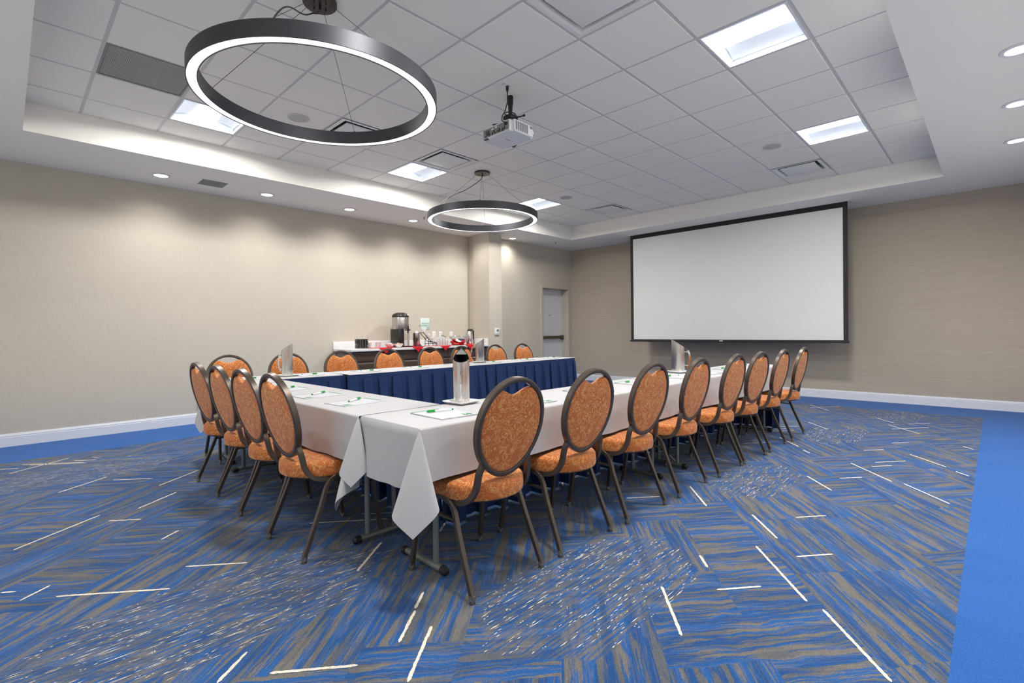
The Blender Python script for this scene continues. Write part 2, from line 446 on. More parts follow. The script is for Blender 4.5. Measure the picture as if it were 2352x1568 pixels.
# ------------------------------------------------------------------ floor
def build_floor():
    FX, FYa, FYb, FXa = 8.5, 0.115, 6.5, -0.62
    mb = MB()
    def q(x0, x1, y0, y1, z, mi): mb.add([(x0, y0, z), (x1, y0, z), (x1, y1, z), (x0, y1, z)], [(0, 1, 2, 3)], mi)
    q(FXa, FX, FYa, FYb, 0, 1)
    q(X0, X1, Y0, FYa, 0, 0); q(X0, X1, FYb, Y1, 0, 0); q(X0, FXa, FYa, FYb, 0, 0); q(FX, X1, FYa, FYb, 0, 0)
    rnd = random.Random(3)
    def dash(x, y, L, sg, wd, z=0.0012):
        a = R(39.0) if sg > 0 else R(141.0)
        d = Vector((math.cos(a), math.sin(a))); n = Vector((-d.y, d.x))
        k = max(3, int(L / 0.012)); l = []; r = []
        for i in range(k + 1):
            t = i / k - 0.5
            e = 1.0 if 0 < i < k else 0.35
            w1 = wd * 0.5 * e * rnd.uniform(0.75, 1.2); w2 = wd * 0.5 * e * rnd.uniform(0.75, 1.2)
            p = Vector((x, y)) + d * (t * L)
            l.append(p + n * w1); r.append(p - n * w2)
        if any(not (FXa < p.x < FX and FYa < p.y < FYb) for p in l + r): return
        vs = [(p.x, p.y, z) for p in l] + [(p.x, p.y, z) for p in r]
        o = k + 1
        mb.add(vs, [(o + i, o + i + 1, i + 1, i) for i in range(k)], 2)
    def tick(x, y, L, wd):
        if not (FXa < x - L and x + L < FX and FYa < y < FYb): return
        mb.add([(x - L / 2, y + rnd.uniform(-1, 1) * wd * 0.3, 0.0009), (x, y - wd / 2, 0.0009), (x + L / 2, y + rnd.uniform(-1, 1) * wd * 0.3, 0.0009), (x, y + wd / 2, 0.0009)], [(0, 1, 2, 3)], 2)
    PX, PY = 1.135, 1.075
    base = [(0.329, 0.693, 0.47, -1), (0.727, 0.647, 0.29, -1), (0.218, 0.746, 0.51, 1), (0.515, 0.678, 0.19, -1), (0.736, 0.98, 0.34, 1),
            (0.656, 0.19, 0.13, 1), (0.98, 0.426, 0.42, 1), (1.13, 0.82, 0.21, -1)]
    seen = [(0.33, 2.84, 0.47, -1), (0.73, 2.8, 0.29, -1), (0.22, 3.97, 0.51, 1), (0.515, 3.9, 0.19, -1), (0.085, 3.1, 0.13, 1), (0.0, 3.2, 0.06, -1), (0.54, 1.9, 0.16, 1), (0.73, 1.68, 0.29, -1),
            (0.74, 4.2, 0.34, 1), (0.42, 5.08, 0.40, 1), (0.71, 4.96, 0.29, -1), (0.655, 3.415, 0.13, 1), (0.98, 4.73, 0.42, 1), (1.094, 1.66, 0.21, 1), (1.235, 1.78, 0.13, 1), (1.036, 1.49, 0.31, 1),
            (1.308, 2.32, 0.33, 1), (1.905, 0.963, 0.36, 1), (2.265, 0.82, 0.21, -1), (2.554, 0.742, 0.54, 1), (2.16, 0.378, 0.42, 1), (2.85, 0.66, 0.20, -1), (3.08, 0.971, 0.35, 1), (3.424, 0.81, 0.20, -1),
            (2.41, 1.042, 0.13, 1), (4.795, 0.72, 0.52, 1), (4.43, 0.353, 0.43, 1), (3.916, 0.21, 0.32, 1), (2.98, 0.15, 0.13, 1), (4.205, 0.944, 0.35, 1), (4.51, 0.796, 0.19, -1), (3.334, 1.478, 0.41, 1),
            (3.053, 1.737, 0.24, -1), (0.30, 6.13, 0.51, -1), (0.695, 6.05, 0.31, -1)]
    for d in seen: dash(*d, 0.013)
    for i in range(-1, 8):
        for j in range(0, 7):
            for (x, y, L, sg) in base:
                px_, py_ = x + i * PX, y + j * PY
                if px_ < 1.25 and 1.4 < py_ < 5.3: continue
                if px_ < 5.0 and py_ < 1.9: continue
                if any(abs(px_ - c[0]) < c[2] * 0.8 and abs(py_ - c[1]) < c[3] for c in FLECK): continue
                if rnd.random() < 0.45: continue
                dash(px_, py_, L, sg, 0.013)
    # flecked patches: short ivory ticks running along x
    for (cx, cy, a, b) in FLECK:
        for _ in range(int(480 * a * b * 4)):
            u, v = rnd.uniform(-1, 1), rnd.uniform(-1, 1)
            if abs(u) + 0.5 * abs(v) > 1.05: continue
            L = min(0.13, rnd.expovariate(1 / 0.022) + 0.006)
            x_, y_ = cx + a * u, cy + b * v
            for q in range(rnd.choice((1, 1, 2))):
                tick(x_ + q * L * 1.3, y_ + rnd.uniform(-0.004, 0.004), L, rnd.uniform(0.002, 0.005))
    struct(obj('floor', mb, [MT['cplain'], MT['cpat'], MT['ivory']], smooth=False))
build_floor()

# ------------------------------------------------------------------ walls
PX0, PX1, PY0 = 6.385, 6.712, 6.812         # pillar
WB = 7.157                                   # wall plane between pillar and screen wall
DX0, DX1, DZ = 8.30, 9.222, 2.105            # door opening
wl = struct(obj('wall_left', MB().box(X0 - 0.1, 6.44, Y1, Y1 + 0.12, 0, ZTOP), MT['wallw'], smooth=False))
mb = MB().box(6.44, DX0, WB, Y1 + 0.12, 0, ZTOP).box(DX1, X1, WB, Y1 + 0.12, 0, ZTOP).box(DX0, DX1, WB, Y1 + 0.12, DZ, ZTOP).box(DX0, DX1, 7.40, Y1 + 0.12, 0, DZ)
struct(obj('wall_doorway', mb, MT['wallw'], smooth=False))
struct(obj('wall_pillar', MB().box(PX0, PX1, PY0, WB + 0.1, 0, ZTOP), MT['wallw'], smooth=False))
struct(obj('wall_right', MB().box(X1, X1 + 0.12, Y0 - 0.1, Y1 + 0.12, 0, ZTOP), MT['wallg'], smooth=False))
struct(obj('wall_near', MB().box(X0 - 0.1, X1, Y0 - 0.12, Y0, 0, ZTOP), MT['rearwall'], smooth=False))
struct(obj('wall_back', MB().box(X0 - 0.12, X0, Y0 - 0.1, Y1 + 0.1, 0, ZTOP), MT['rearwall'], smooth=False))

BASEP = [(0, 0), (0.014, 0), (0.014, 0.098), (0.0105, 0.102), (0.0105, 0.106), (0.013, 0.109), (0.013, 0.113), (0.0105, 0.117), (0.008, 0.127), (0.0045, 0.131), (0.0045, 0.1366), (0, 0.1366)]
def baseboard(name, a, b, nrm):
    """profile swept from a to b, standing off the wall along nrm"""
    mb = MB(); n = len(BASEP)
    vs = [(p[0] + nrm[0] * d, p[1] + nrm[1] * d, z) for p in (a, b) for d, z in BASEP]
    mb.add(vs, [(i, (i + 1) % n, n + (i + 1) % n, n + i) for i in range(n)] + [tuple(range(n)), tuple(range(2 * n - 1, n - 1, -1))])
    return struct(obj(name, mb, MT['white'], smooth=False))
baseboard('baseboard_left', (X0, Y1), (3.64, Y1), (0, -1))
baseboard('baseboard_right', (X1, Y0), (X1, WB), (-1, 0))
baseboard('baseboard_near', (X0, Y0), (X1, Y0), (0, 1))
baseboard('baseboard_back', (X0, Y0), (X0, Y1), (1, 0))
baseboard('baseboard_doorway', (PX1, WB), (DX0 - 0.05, WB), (0, -1))
baseboard('baseboard_pillar', (PX0, PY0), (PX1, PY0), (0, -1))

# door
dr = struct(put('door_1', None))
mb = MB().box(DX0, DX1, 7.335, 7.385, 0.01, DZ)
dp = obj('door_panel', mb, MT['door'], dr, smooth=False)
fr = MB()
for (x0, x1, z0, z1) in [(DX0 - 0.052, DX0, 0, DZ + 0.052), (DX1, DX1 + 0.052, 0, DZ + 0.052), (DX0, DX1, DZ, DZ + 0.052)]:
    fr.box(x0, x1, WB - 0.018, WB + 0.01, z0, z1)
for (x0, x1, z0, z1) in [(DX0, DX0 + 0.006, 0, DZ), (DX1 - 0.006, DX1, 0, DZ), (DX0 + 0.006, DX1 - 0.006, DZ - 0.006, DZ)]:
    fr.box(x0, x1, WB - 0.018, 7.39, z0, z1)
for (x0, x1, z0, z1) in [(DX0 + 0.006, DX0 + 0.02, 0, DZ), (DX1 - 0.02, DX1 - 0.006, 0, DZ), (DX0 + 0.02, DX1 - 0.02, DZ - 0.02, DZ - 0.006)]:
    fr.box(x0, x1, 7.27, 7.335, z0, z1)
obj('door_frame', fr, MT['jamb'], dr, smooth=False)
pb = obj('push_bar', MB().rbox(DX0 + 0.03, DX1 - 0.05, 7.255, 7.285, 0.965, 1.03, 0.006), MT['dkbronze'], dr)
obj('bar_end', MB().rbox(DX1 - 0.09, DX1 - 0.03, 7.262, 7.335, 0.945, 1.04, 0.006), MT['dkbronze'], pb)
obj('bar_end', MB().rbox(DX0 + 0.025, DX0 + 0.22, 7.262, 7.335, 0.955, 1.02, 0.006), MT['dkbronze'], pb)
obj('peephole', MB().lathe([(0.012, 0), (0.012, 0.006), (0.006, 0.008)], 12).xf(Matrix.Translation((8.765, 7.335, 1.50)) @ Matrix.Rotation(R(90), 4, 'X')), MT['rubber'], dr)

# ------------------------------------------------------------------ ceiling
mb = MB()
mb.box(X0, TX0, Y0, Y1, ZS, ZTOP).box(TX1, X1, Y0, Y1, ZS, ZTOP).box(TX0, TX1, Y0, TY0, ZS, ZTOP).box(TX0, TX1, TY1, Y1, ZS, ZTOP)
mb.box(TX0, TX1, TY0, TY1, ZC + 0.16, ZTOP)
ceil = struct(obj('ceiling', mb, MT['soffit'], smooth=False))
def gx(i): return (GX + i) * T
def gy(j): return (GY + j) * T
XL = [TX0] + [gx(i) for i in range(-4, 9)] + [TX1]
YL = [TY0] + [gy(j) for j in range(-3, 6)] + [TY1]
FIX = {(1, -3): 't', (5, -3): 't', (-3, 4): 't', (1, 4): 't', (5, 4): 't', (-3, -3): 't', (-1, 3): 'd', (1, 3): 'd', (7, -2): 'd', (7, 3): 'd', (-1, -2): 'd', (-4, 3): 'r'}
tile_cache = {}
def tile_mesh(wx, wy):
    k = (round(wx, 4), round(wy, 4))
    if k not in tile_cache:
        b = 0.004
        lo = [(b, b, 0), (wx - b, b, 0), (wx - b, wy - b, 0), (b, wy - b, 0)]
        hi = [(0, 0, b), (wx, 0, b), (wx, wy, b), (0, wy, b)]
        tp = [(0, 0, 0.018), (wx, 0, 0.018), (wx, wy, 0.018), (0, wy, 0.018)]
        m = MB().add(lo + hi + tp, [(3, 2, 1, 0), (8, 9, 10, 11)] + [(i, (i + 1) % 4, 4 + (i + 1) % 4, 4 + i) for i in range(4)] + [(4 + i, 4 + (i + 1) % 4, 8 + (i + 1) % 4, 8 + i) for i in range(4)])
        tile_cache[k] = m.mesh('ceiling_tile', MT['tile'], smooth=False)
    return tile_cache[k]
for a in range(len(XL) - 1):
    for b in range(len(YL) - 1):
        ci, cj = a - 5, b - 4
        if (ci, cj) in FIX: continue
        g = 0.012
        x0 = XL[a] + (0.002 if a == 0 else g); x1 = XL[a + 1] - (0.002 if a == len(XL) - 2 else g)
        y0 = YL[b] + (0.002 if b == 0 else g); y1 = YL[b + 1] - (0.002 if b == len(YL) - 2 else g)
        put('ceiling_tile', tile_mesh(x1 - x0, y1 - y0), ceil, (x0, y0, ZC))
for x in XL[1:-1]: obj('grid_tee', MB().box(x - 0.012, x + 0.012, TY0, TY1, ZC + 0.005, ZC + 0.008).box(x - 0.001, x + 0.001, TY0, TY1, ZC + 0.008, ZC + 0.035), MT['tee'], ceil, smooth=False)
for y in YL[1:-1]: obj('grid_tee', MB().box(TX0, TX1, y - 0.012, y + 0.012, ZC + 0.0055, ZC + 0.0085).box(TX0, TX1, y - 0.001, y + 0.001, ZC + 0.0085, ZC + 0.034), MT['tee'], ceil, smooth=False)

# troffers
def make_troffer():
    t = thing('ceiling_troffer', '', 'ceiling light', group='square ceiling troffers')
    h = T / 2 - 0.0125; z = 0.0
    mb = MB()
    for (x0, x1, y0, y1) in [(-h, h, -h, -h + 0.014), (-h, h, h - 0.014, h), (-h, -h + 0.014, -h + 0.014, h - 0.014), (h - 0.014, h, -h + 0.014, h - 0.014)]:
        mb.box(x0, x1, y0, y1, z, z + 0.02)
    mb.box(-h, h, -h, h, 0.105, 0.11)
    for sx in (-1, 1): mb.box(min(sx * h, sx * (h - 0.003)), max(sx * h, sx * (h - 0.003)), -h, h, 0.02, 0.105).box(-h, h, min(sx * h, sx * (h - 0.003)), max(sx * h, sx * (h - 0.003)), 0.02, 0.105)
    obj('housing', mb, MT['reflector'], t, smooth=False)
    a = h - 0.014; ye = h - 0.035
    for sx in (-1, 1):
        def fn(u, v, sx=sx):
            x = a - u * (a - 0.105)
            return (sx * x, -ye - (1 - u) * 0.0 + 2 * ye * v, 0.046 + 0.038 * math.sin(u * math.pi * 0.5))
        obj('reflector_panel', MB().grid(fn, 8, 1), MT['reflector'], t)
    for sy in (-1, 1):
        vs = [(-a, sy * a, 0.022), (a, sy * a, 0.022), (0.105, sy * ye, 0.085), (-0.105, sy * ye, 0.085), (a, sy * ye, 0.046), (-a, sy * ye, 0.046)]
        obj('end_panel', MB().add(vs, [(0, 1, 2, 3), (1, 4, 2), (0, 3, 5)]), MT['reflector'], t, smooth=False)
    n = 10
    pr = [(0.105 * math.cos(math.pi * k / n), 0.085 - 0.024 * math.sin(math.pi * k / n)) for k in range(n + 1)]
    vs = [(x, y, zz) for y in (-ye, ye) for x, zz in pr]
    m = n + 1
    obj('lens', MB().add(vs, [(i, i + 1, m + i + 1, m + i) for i in range(n)] + [tuple(range(m)), tuple(range(2 * m - 1, m - 1, -1))]), MT['lens_t'], t)
    return t
tro = make_troffer()
TRO = [((1, -3), 'largest square ceiling troffer, beside the tray edge at upper right'), ((5, -3), 'square ceiling troffer near the slot diffuser on the screen side, right'),
       ((-3, 4), 'square ceiling troffer partly behind the large ring pendant'), ((1, 4), 'square ceiling troffer touching the diffuser left of the far ring pendant'),
       ((5, 4), 'small far square ceiling troffer to the right of the far ring pendant'), ((-3, -3), 'assumed square troffer overhead near the camera, unseen, added for light')]  # last troffer is unseen, assumed for overall brightness
for k, ((i, j), lb) in enumerate(TRO):
    loc = (gx(i + 0.5), gy(j + 0.5), ZC)
    if k == 0: tro.location = loc; tro['label'] = lb
    else: dup(tro, loc, 0, lb)
    ld = bpy.data.lights.new('troffer_lamp', 'AREA'); ld.shape = 'RECTANGLE'; ld.size = 0.21; ld.size_y = 0.40
    ld.energy = TROFFER_W; ld.color = (1.0, 0.982, 0.935)
    lo = bpy.data.objects.new('troffer_lamp', ld); COL.objects.link(lo); lo.location = (loc[0], loc[1], ZC + 0.044)

# plaque air diffusers
def make_diffuser():
    t = thing('air_diffuser', '', 'air vent', group='square plaque air diffusers')
    h = T / 2 - 0.0125; q = 0.235; p = 0.205
    mb = MB(); n = 4
    def sq(s, z): return [(-s, -s, z), (s, -s, z), (s, s, z), (-s, s, z)]
    lv = [sq(h, 0.0), sq(q + 0.03, 0.0), sq(q + 0.008, 0.006), sq(q, 0.03), sq(q, 0.09)]
    vs = [v for l in lv for v in l]
    mb.add(vs, [(4 * i + k, 4 * i + (k + 1) % 4, 4 * i + 4 + (k + 1) % 4, 4 * i + 4 + k) for i in range(4) for k in range(4)])
    obj('flange', mb, MT['plaque'], t, smooth=False)
    obj('throat', MB().box(-q, q, -q, q, 0.085, 0.09), MT['gdark'], t, smooth=False)
    obj('plaque', MB().rbox(-p, p, -p, p, 0.0, 0.012, 0.004), MT['plaque'], t)
    for sx in (-1, 1):
        for sy in (-1, 1): obj('bracket', MB().box(sx * 0.15 - 0.008, sx * 0.15 + 0.008, sy * 0.15 - 0.008, sy * 0.15 + 0.008, 0.012, 0.085), MT['duct'], t, smooth=False)
    return t
dif = make_diffuser()
DIF = [((-1, 3), 'square air diffuser seen through the lower part of the large ring pendant'), ((1, 3), 'square air diffuser directly beyond the left troffer, left of the projector'),
       ((7, -2), 'square air diffuser above the right end of the projection screen'), ((7, 3), 'square air diffuser above the left end of the projection screen'),
       ((-1, -2), 'large square air diffuser cut by the top edge of the picture')]
for k, ((i, j), lb) in enumerate(DIF):
    loc = (gx(i + 0.5), gy(j + 0.5), ZC)
    if k == 0: dif.location = loc; dif['label'] = lb
    else: dup(dif, loc, 0, lb)

# perforated return grille
t = thing('return_grille', 'grey perforated return air grille beside the large ring pendant', 'air vent', (gx(-3.5), gy(3.5), ZC))
h = T / 2 - 0.0125
obj('backing', MB().box(-h, h, -h, h, 0.02, 0.023), MT['gdark'], t, smooth=False)
mb = MB()
for s in (-1, 1): mb.box(min(s * h, s * (h - 0.012)), max(s * h, s * (h - 0.012)), -h, h, 0, 0.02).box(-h + 0.012, h - 0.012, min(s * h, s * (h - 0.012)), max(s * h, s * (h - 0.012)), 0, 0.02)
obj('rim', mb, MT['grey'], t, smooth=False)
mb = MB(); k = 0; n = 56; st = (2 * h - 0.024) / n
for i in range(1, n):
    c = -h + 0.012 + i * st
    mb.box(c - 0.0024, c + 0.0024, -h + 0.012, h - 0.012, 0.004, 0.016)
    mb.box(-h + 0.012, h - 0.012, c - 0.0024, c + 0.0024, 0.0045, 0.0155)
m = obj('egg_crate', mb, MT['rgrille'], t, smooth=False); m['kind'] = 'stuff'
for sx in (-1, 1):
    for sy in (-1, 1): obj('screw', MB().lathe([(0.004, -0.001), (0.004, 0.002)], 8, (sx * (h - 0.02), sy * (h - 0.02), 0)), MT['glide'], t)

# ceiling speakers
def make_speaker():
    t = thing('ceiling_speaker', '', 'speaker', group='round ceiling speakers')
    obj('rim', MB().lathe([(0.088, 0.0), (0.1, 0.0), (0.103, -0.003), (0.1, -0.007), (0.09, -0.007), (0.088, -0.003)], 40, caps=False), MT['tee'], t)
    obj('grille', MB().lathe([(0.0, -0.005), (0.06, -0.0055), (0.089, -0.004)], 40), MT['spk'], t)
    obj('badge', MB().box(-0.007, 0.007, -0.003, 0.003, -0.0068, -0.005), MT['tee'], t, smooth=False)
    return t
sp = make_speaker()
for k, ((i, j), lb) in enumerate([((-1.5, 3.5), 'round ceiling speaker seen through the large ring pendant'), ((5.5, -1.5), 'round ceiling speaker next to the right-hand troffer'), ((5.5, 3.5), 'small far round ceiling speaker above the screen\'s left corner')]):
    loc = (gx(i), gy(j), ZC)
    if k == 0: sp.location = loc; sp['label'] = lb
    else: dup(sp, loc, 0, lb)

# recessed downlights with their own lamp
def make_down():
    t = thing('downlight', '', 'ceiling light', group='round downlights in the lowered ceiling border')
    obj('trim_ring', MB().lathe([(0.070, 0.0), (0.095, 0.0), (0.098, -0.003), (0.094, -0.007), (0.074, -0.010), (0.070, -0.008)], 36, caps=False), MT['white'], t)
    obj('lens', MB().lathe([(0.0, -0.0075), (0.05, -0.007), (0.0715, -0.005)], 36), MT['lens_d'], t)
    return t
def spot(loc, watt):
    ld = bpy.data.lights.new('downlight_lamp', 'SPOT')
    ld.energy = watt; ld.color = (1.0, 0.955, 0.89); ld.spot_size = R(150); ld.spot_blend = 0.9; ld.shadow_soft_size = 0.06
    o = bpy.data.objects.new('downlight_lamp', ld); COL.objects.link(o); o.location = (loc[0], loc[1], loc[2] - 0.03)
    return o
dn = make_down()
DN = [((1.306, 6.96), 'leftmost downlight above the counter wall'), ((2.484, 6.97), 'second downlight from the left above the counter wall'), ((3.667, 6.97), 'third downlight from the left above the counter wall'),
      ((4.803, 6.96), 'fourth downlight from the left, beside the far ring pendant'), ((5.99, 6.955), 'downlight hidden behind the lower rim of the far ring pendant'), ((7.174, 6.95), 'downlight to the right of the pillar'),
      ((4.817, -0.118), 'highest of the three downlights at the right picture edge'), ((5.98, -0.14), 'middle of the three downlights at the right picture edge'), ((7.167, -0.161), 'lowest of the three downlights at the right picture edge'),
      ((3.64, -0.12), 'assumed unseen downlight beyond the right picture edge, added for light'), ((2.47, -0.12), 'assumed unseen downlight to the right of the camera, added for light'),  # two unseen fixtures assumed to brighten the right side
      ((-0.43, 1.3), 'unseen fill downlight added behind the camera, nearest of its row'), ((-0.43, 2.5), 'unseen fill downlight added behind the camera, second of its row'),  # row at negative x is added for frontal fill
      ((-0.43, 3.7), 'unseen fill downlight added left of the camera, third of its row'), ((-0.43, 4.9), 'unseen fill downlight added left of the camera, last of its row')]
for k, ((x, y), lb) in enumerate(DN):
    loc = (x, y, ZS)
    if k == 0: dn.location = loc; dn['label'] = lb
    else: dup(dn, loc, 0, lb)
    spot(loc, DOWN_A if y > 6 else (DOWN_FILL if x < 0 else DOWN_N))

# soffit register
t = thing('soffit_register', 'small louvred grey air register in the lowered ceiling, left', 'air vent', (1.825, 6.90, ZS))
h = 0.16
mb = MB()
for s in (-1, 1): mb.box(min(s * h, s * (h - 0.022)), max(s * h, s * (h - 0.022)), -h, h, -0.006, 0).box(-h + 0.022, h - 0.022, min(s * h, s * (h - 0.022)), max(s * h, s * (h - 0.022)), -0.006, 0)
obj('frame', mb, MT['soffit'], t, smooth=False)
obj('backing', MB().box(-h + 0.02, h - 0.02, -h + 0.02, h - 0.02, -0.0015, -0.0005), MT['grey'], t, smooth=False)
sm = MB().box(-h + 0.022, h - 0.022, -0.0045, 0.0045, -0.005, -0.002).mesh('louvre', MT['spk'], smooth=False)
for i in range(17): put('louvre', sm, t, (0, -h + 0.03 + i * 0.0163, 0), (R(18), 0, 0))

# sprinklers
def make_sprink():
    t = thing('sprinkler_head', '', 'sprinkler', group='ceiling sprinkler heads')
    obj('escutcheon', MB().lathe([(0.03, 0), (0.03, -0.003), (0.018, -0.008)], 20), MT['white'], t)
    obj('body', MB().lathe([(0.008, -0.006), (0.008, -0.03), (0.004, -0.034)], 12), MT['glide'], t)
    obj('deflector', MB().lathe([(0.014, -0.036), (0.014, -0.038)], 12), MT['glide'], t)
    return t
s0 = make_sprink(); s0.location = (4.782, 6.62, ZS); s0['label'] = 'sprinkler head just left of the far ring pendant'
dup(s0, (8.129, 6.62, ZS), 0, 'sprinkler head near the corner above the door')
# ------------------------------------------------------------------ ring pendants
def make_ring():
    t = thing('ring_pendant', '', 'pendant light', group='ring pendants')
    zb = 2.627 - ZC; ht = 0.09; n = 120
    Ro, Ri = 0.734, 0.672
    obj('ring_band', MB().lathe([(Ro - 0.006, zb + 0.004), (Ro - 0.006, zb), (Ro, zb), (Ro, zb + ht), (Ri, zb + ht), (Ri, zb), (Ri + 0.006, zb), (Ri + 0.006, zb + 0.004)], n, caps=False), MT['ring'], t, angle=40)
    obj('diffuser', MB().lathe([(Ri + 0.006, zb + 0.004), (Ri + 0.03, zb + 0.001), (Ro - 0.03, zb + 0.001), (Ro - 0.006, zb + 0.004)], n, caps=False), MT['lens_r'], t)
    cn = obj('canopy', MB().lathe([(0.0, -0.026), (0.099, -0.026), (0.104, -0.021), (0.104, 0.0)], 48), MT['canopy'], t)
    obj('strain_relief', MB().lathe([(0.008, -0.055), (0.008, -0.026)], 10), MT['black'], cn)
    for a in (20, 110, 200, 290): obj('cable_gland', MB().lathe([(0.004, -0.038), (0.004, -0.026)], 8, (0.05 * math.cos(R(a)), 0.05 * math.sin(R(a)), 0)), MT['black'], cn)
    for a in (45, 135, 225, 315):
        c, s = math.cos(R(a)), math.sin(R(a))
        wv = obj('suspension_wire', MB().tube([(0.07 * c, 0.07 * s, -0.026), (0.70 * c, 0.70 * s, zb + ht + 0.012)], 0.0016, 6), MT['canopy'], t)
        obj('wire_stud', MB().lathe([(0.005, zb + ht), (0.005, zb + ht + 0.016)], 8, (0.70 * c, 0.70 * s, 0)), MT['black'], wv)
    pts = []
    c, s = math.cos(R(140 if False else 135)), math.sin(R(135))
    return t
r1 = make_ring(); r1.location = (1.447, 3.099, ZC); r1['label'] = 'large near ring pendant light at upper left'
r2 = dup(r1, (4.509, 4.919, ZC), 0, 'smaller-looking far ring pendant light in front of the pillar')
def catenary(p, q, sag, n=18):
    p, q = Vector(p), Vector(q)
    out = []
    for i in range(n + 1):
        u = i / n
        v = p.lerp(q, u)
        v.z += sag * math.sin(u * math.pi) - 0.03 * math.sin(u * 2 * math.pi)
        out.append(v)
    return out
zt = 2.717 - ZC
a = R(225); obj('power_cable', MB().tube([(0, 0, -0.05), (-0.01, 0.02, -0.075)] + catenary((-0.04, 0.02, -0.085), (0.69 * math.cos(a), 0.69 * math.sin(a), zt), 0.05), 0.0045, 8), MT['canopy'], r1)
a = R(135); obj('power_cable', MB().tube([(0, 0, -0.05), (-0.01, 0.01, -0.09)] + catenary((-0.03, 0.03, -0.115), (0.69 * math.cos(a), 0.69 * math.sin(a), zt), 0.05), 0.0045, 8), MT['canopy'], r2)

# ------------------------------------------------------------------ projection screen
SX = 8.75
t = thing('projection_screen', 'pull-down projection screen with black border hanging before the right wall', 'screen', (SX, 0, 0))
def scr(u, v):
    y = 1.564 + u * (5.21 - 1.564); z = 0.945 + v * (ZS - 0.002 - 0.945)
    e = math.sin(u * math.pi)
    w_ = 0.004 * math.sin(z * 2.2 + 5.5 * (1 - u)) * (1 - v) + 0.006 * math.exp(-((u - 0.86 + 0.12 * (1 - v)) / 0.07) ** 2) * math.sin(v * math.pi) + 0.005 * math.exp(-((u - 0.1) / 0.06) ** 2) * math.sin(v * math.pi)
    return (-w_, y, z)
ys = [0, (1.626 - 1.564) / 3.646]; NU, NV = 90, 40
mb = MB(); vs = []; us = [i / NU for i in range(NU + 1)]; vv = [j / NV for j in range(NV + 1)]
u0, u1 = (1.626 - 1.564) / 3.646, (5.149 - 1.564) / 3.646
v0, v1 = (0.958 - 0.945) / (ZS - 0.945), (2.938 - 0.945) / (ZS - 0.945)
us = [0] + [u0 + (u1 - u0) * i / NU for i in range(NU + 1)] + [1]
vv = [0] + [v0 + (v1 - v0) * j / NV for j in range(NV + 1)] + [1]
vs = [scr(u, v) for u in us for v in vv]; m = len(vv)
fi = [((i * m + j, i * m + j + 1, (i + 1) * m + j + 1, (i + 1) * m + j), 0 if (1 <= i <= NU and 1 <= j <= NV) else 1) for i in range(len(us) - 1) for j in range(m - 1)]
nv = len(vs)
mb.v = vs + [(x + 0.0012, y, z) for x, y, z in vs]
for f, mi in fi:
    mb.f.append(f); mb.m.append(mi); mb.f.append(tuple(nv + k for k in reversed(f))); mb.m.append(1)
obj('fabric', mb, [MT['screen'], MT['sblack']], t, angle=60)
br = obj('weight_bar', MB().rbox(-0.014, 0.014, 1.553, 5.23, 0.912, 0.948, 0.006), MT['sblack'], t)
obj('maker_plate', MB().box(-0.016, -0.014, 3.40, 3.46, 0.93, 0.946), MT['plate'], br, smooth=False)
mb = MB().box(-0.085, 0.085, 1.50, 1.553, ZS - 0.008, ZS).box(-0.085, 0.085, 5.215, 5.26, ZS - 0.008, ZS).box(-0.085, -0.02, 1.553, 5.215, ZS - 0.006, ZS).box(0.02, 0.085, 1.553, 5.215, ZS - 0.006, ZS)
cs = obj('case_flange', mb, MT['soffit'], t, smooth=False)
obj('end_bracket', MB().rbox(-0.05, 0.05, 1.505, 1.548, ZS - 0.02, ZS - 0.008, 0.003), MT['tee'], cs)

# ------------------------------------------------------------------ projector
t = thing('ceiling_projector', 'light grey projector hanging upside down from a black ceiling mount', 'projector', (3.213, 3.155, ZC))
zb = 2.882 - ZC; zt = zb + 0.098; hx, hy = 0.148, 0.195
bm = bmesh.new(); bmesh.ops.create_cube(bm, size=1.0)
for v in bm.verts: v.co = Vector((v.co.x * 2 * hx, v.co.y * 2 * hy, zb + 0.049 + v.co.z * 0.098))
bmesh.ops.bevel(bm, geom=[e for e in bm.edges if abs(e.verts[0].co.z - e.verts[1].co.z) > 0.05], offset=0.03, segments=5, affect='EDGES')
bmesh.ops.bevel(bm, geom=[e for e in bm.edges if max(v.co.z for v in e.verts) < zb + 0.002], offset=0.006, segments=2, affect='EDGES')
body = obj('body', MB().bm(bm), MT['projw'], t)
obj('lens_barrel', MB().lathe([(0.045, 0), (0.045, 0.03), (0.038, 0.03), (0.034, 0.018), (0.0, 0.016)], 24).xf(Matrix.Translation((hx - 0.004, 0.09, zb + 0.045)) @ Matrix.Rotation(R(90), 4, 'Y')), MT['black'], body)
pn = obj('port_panel', MB().rbox(-hx - 0.0015, -hx + 0.004, -hy + 0.04, hy - 0.03, zb + 0.014, zt - 0.01, 0.002), MT['projg'], t)
px_ = -hx - 0.0022
rn = random.Random(5)
for k in range(12):
    y = hy - 0.06 - k * 0.022
    obj('port', MB().rbox(px_ - 0.003, px_ + 0.002, y - rn.uniform(0.004, 0.008), y + 0.006, zb + 0.018 + 0.008 * (k % 2), zb + 0.032 + 0.01 * (k % 3), 0.001), MT['black'], pn)
for y, z in ((0.045, 0.062), (0.0, 0.067)): obj('label_plate', MB().box(px_ - 0.001, px_, y - 0.014, y + 0.014, zb + z, zb + z + 0.012), MT['plate'], pn, smooth=False)
obj('vent_block', MB().rbox(px_ - 0.001, px_ + 0.002, 0.09, 0.135, zb + 0.04, zb + 0.072, 0.001), MT['gdark'], pn)
obj('power_inlet', MB().rbox(px_ - 0.014, px_, -hy + 0.055, -hy + 0.085, zb + 0.058, zb + 0.08, 0.003), MT['black'], pn)
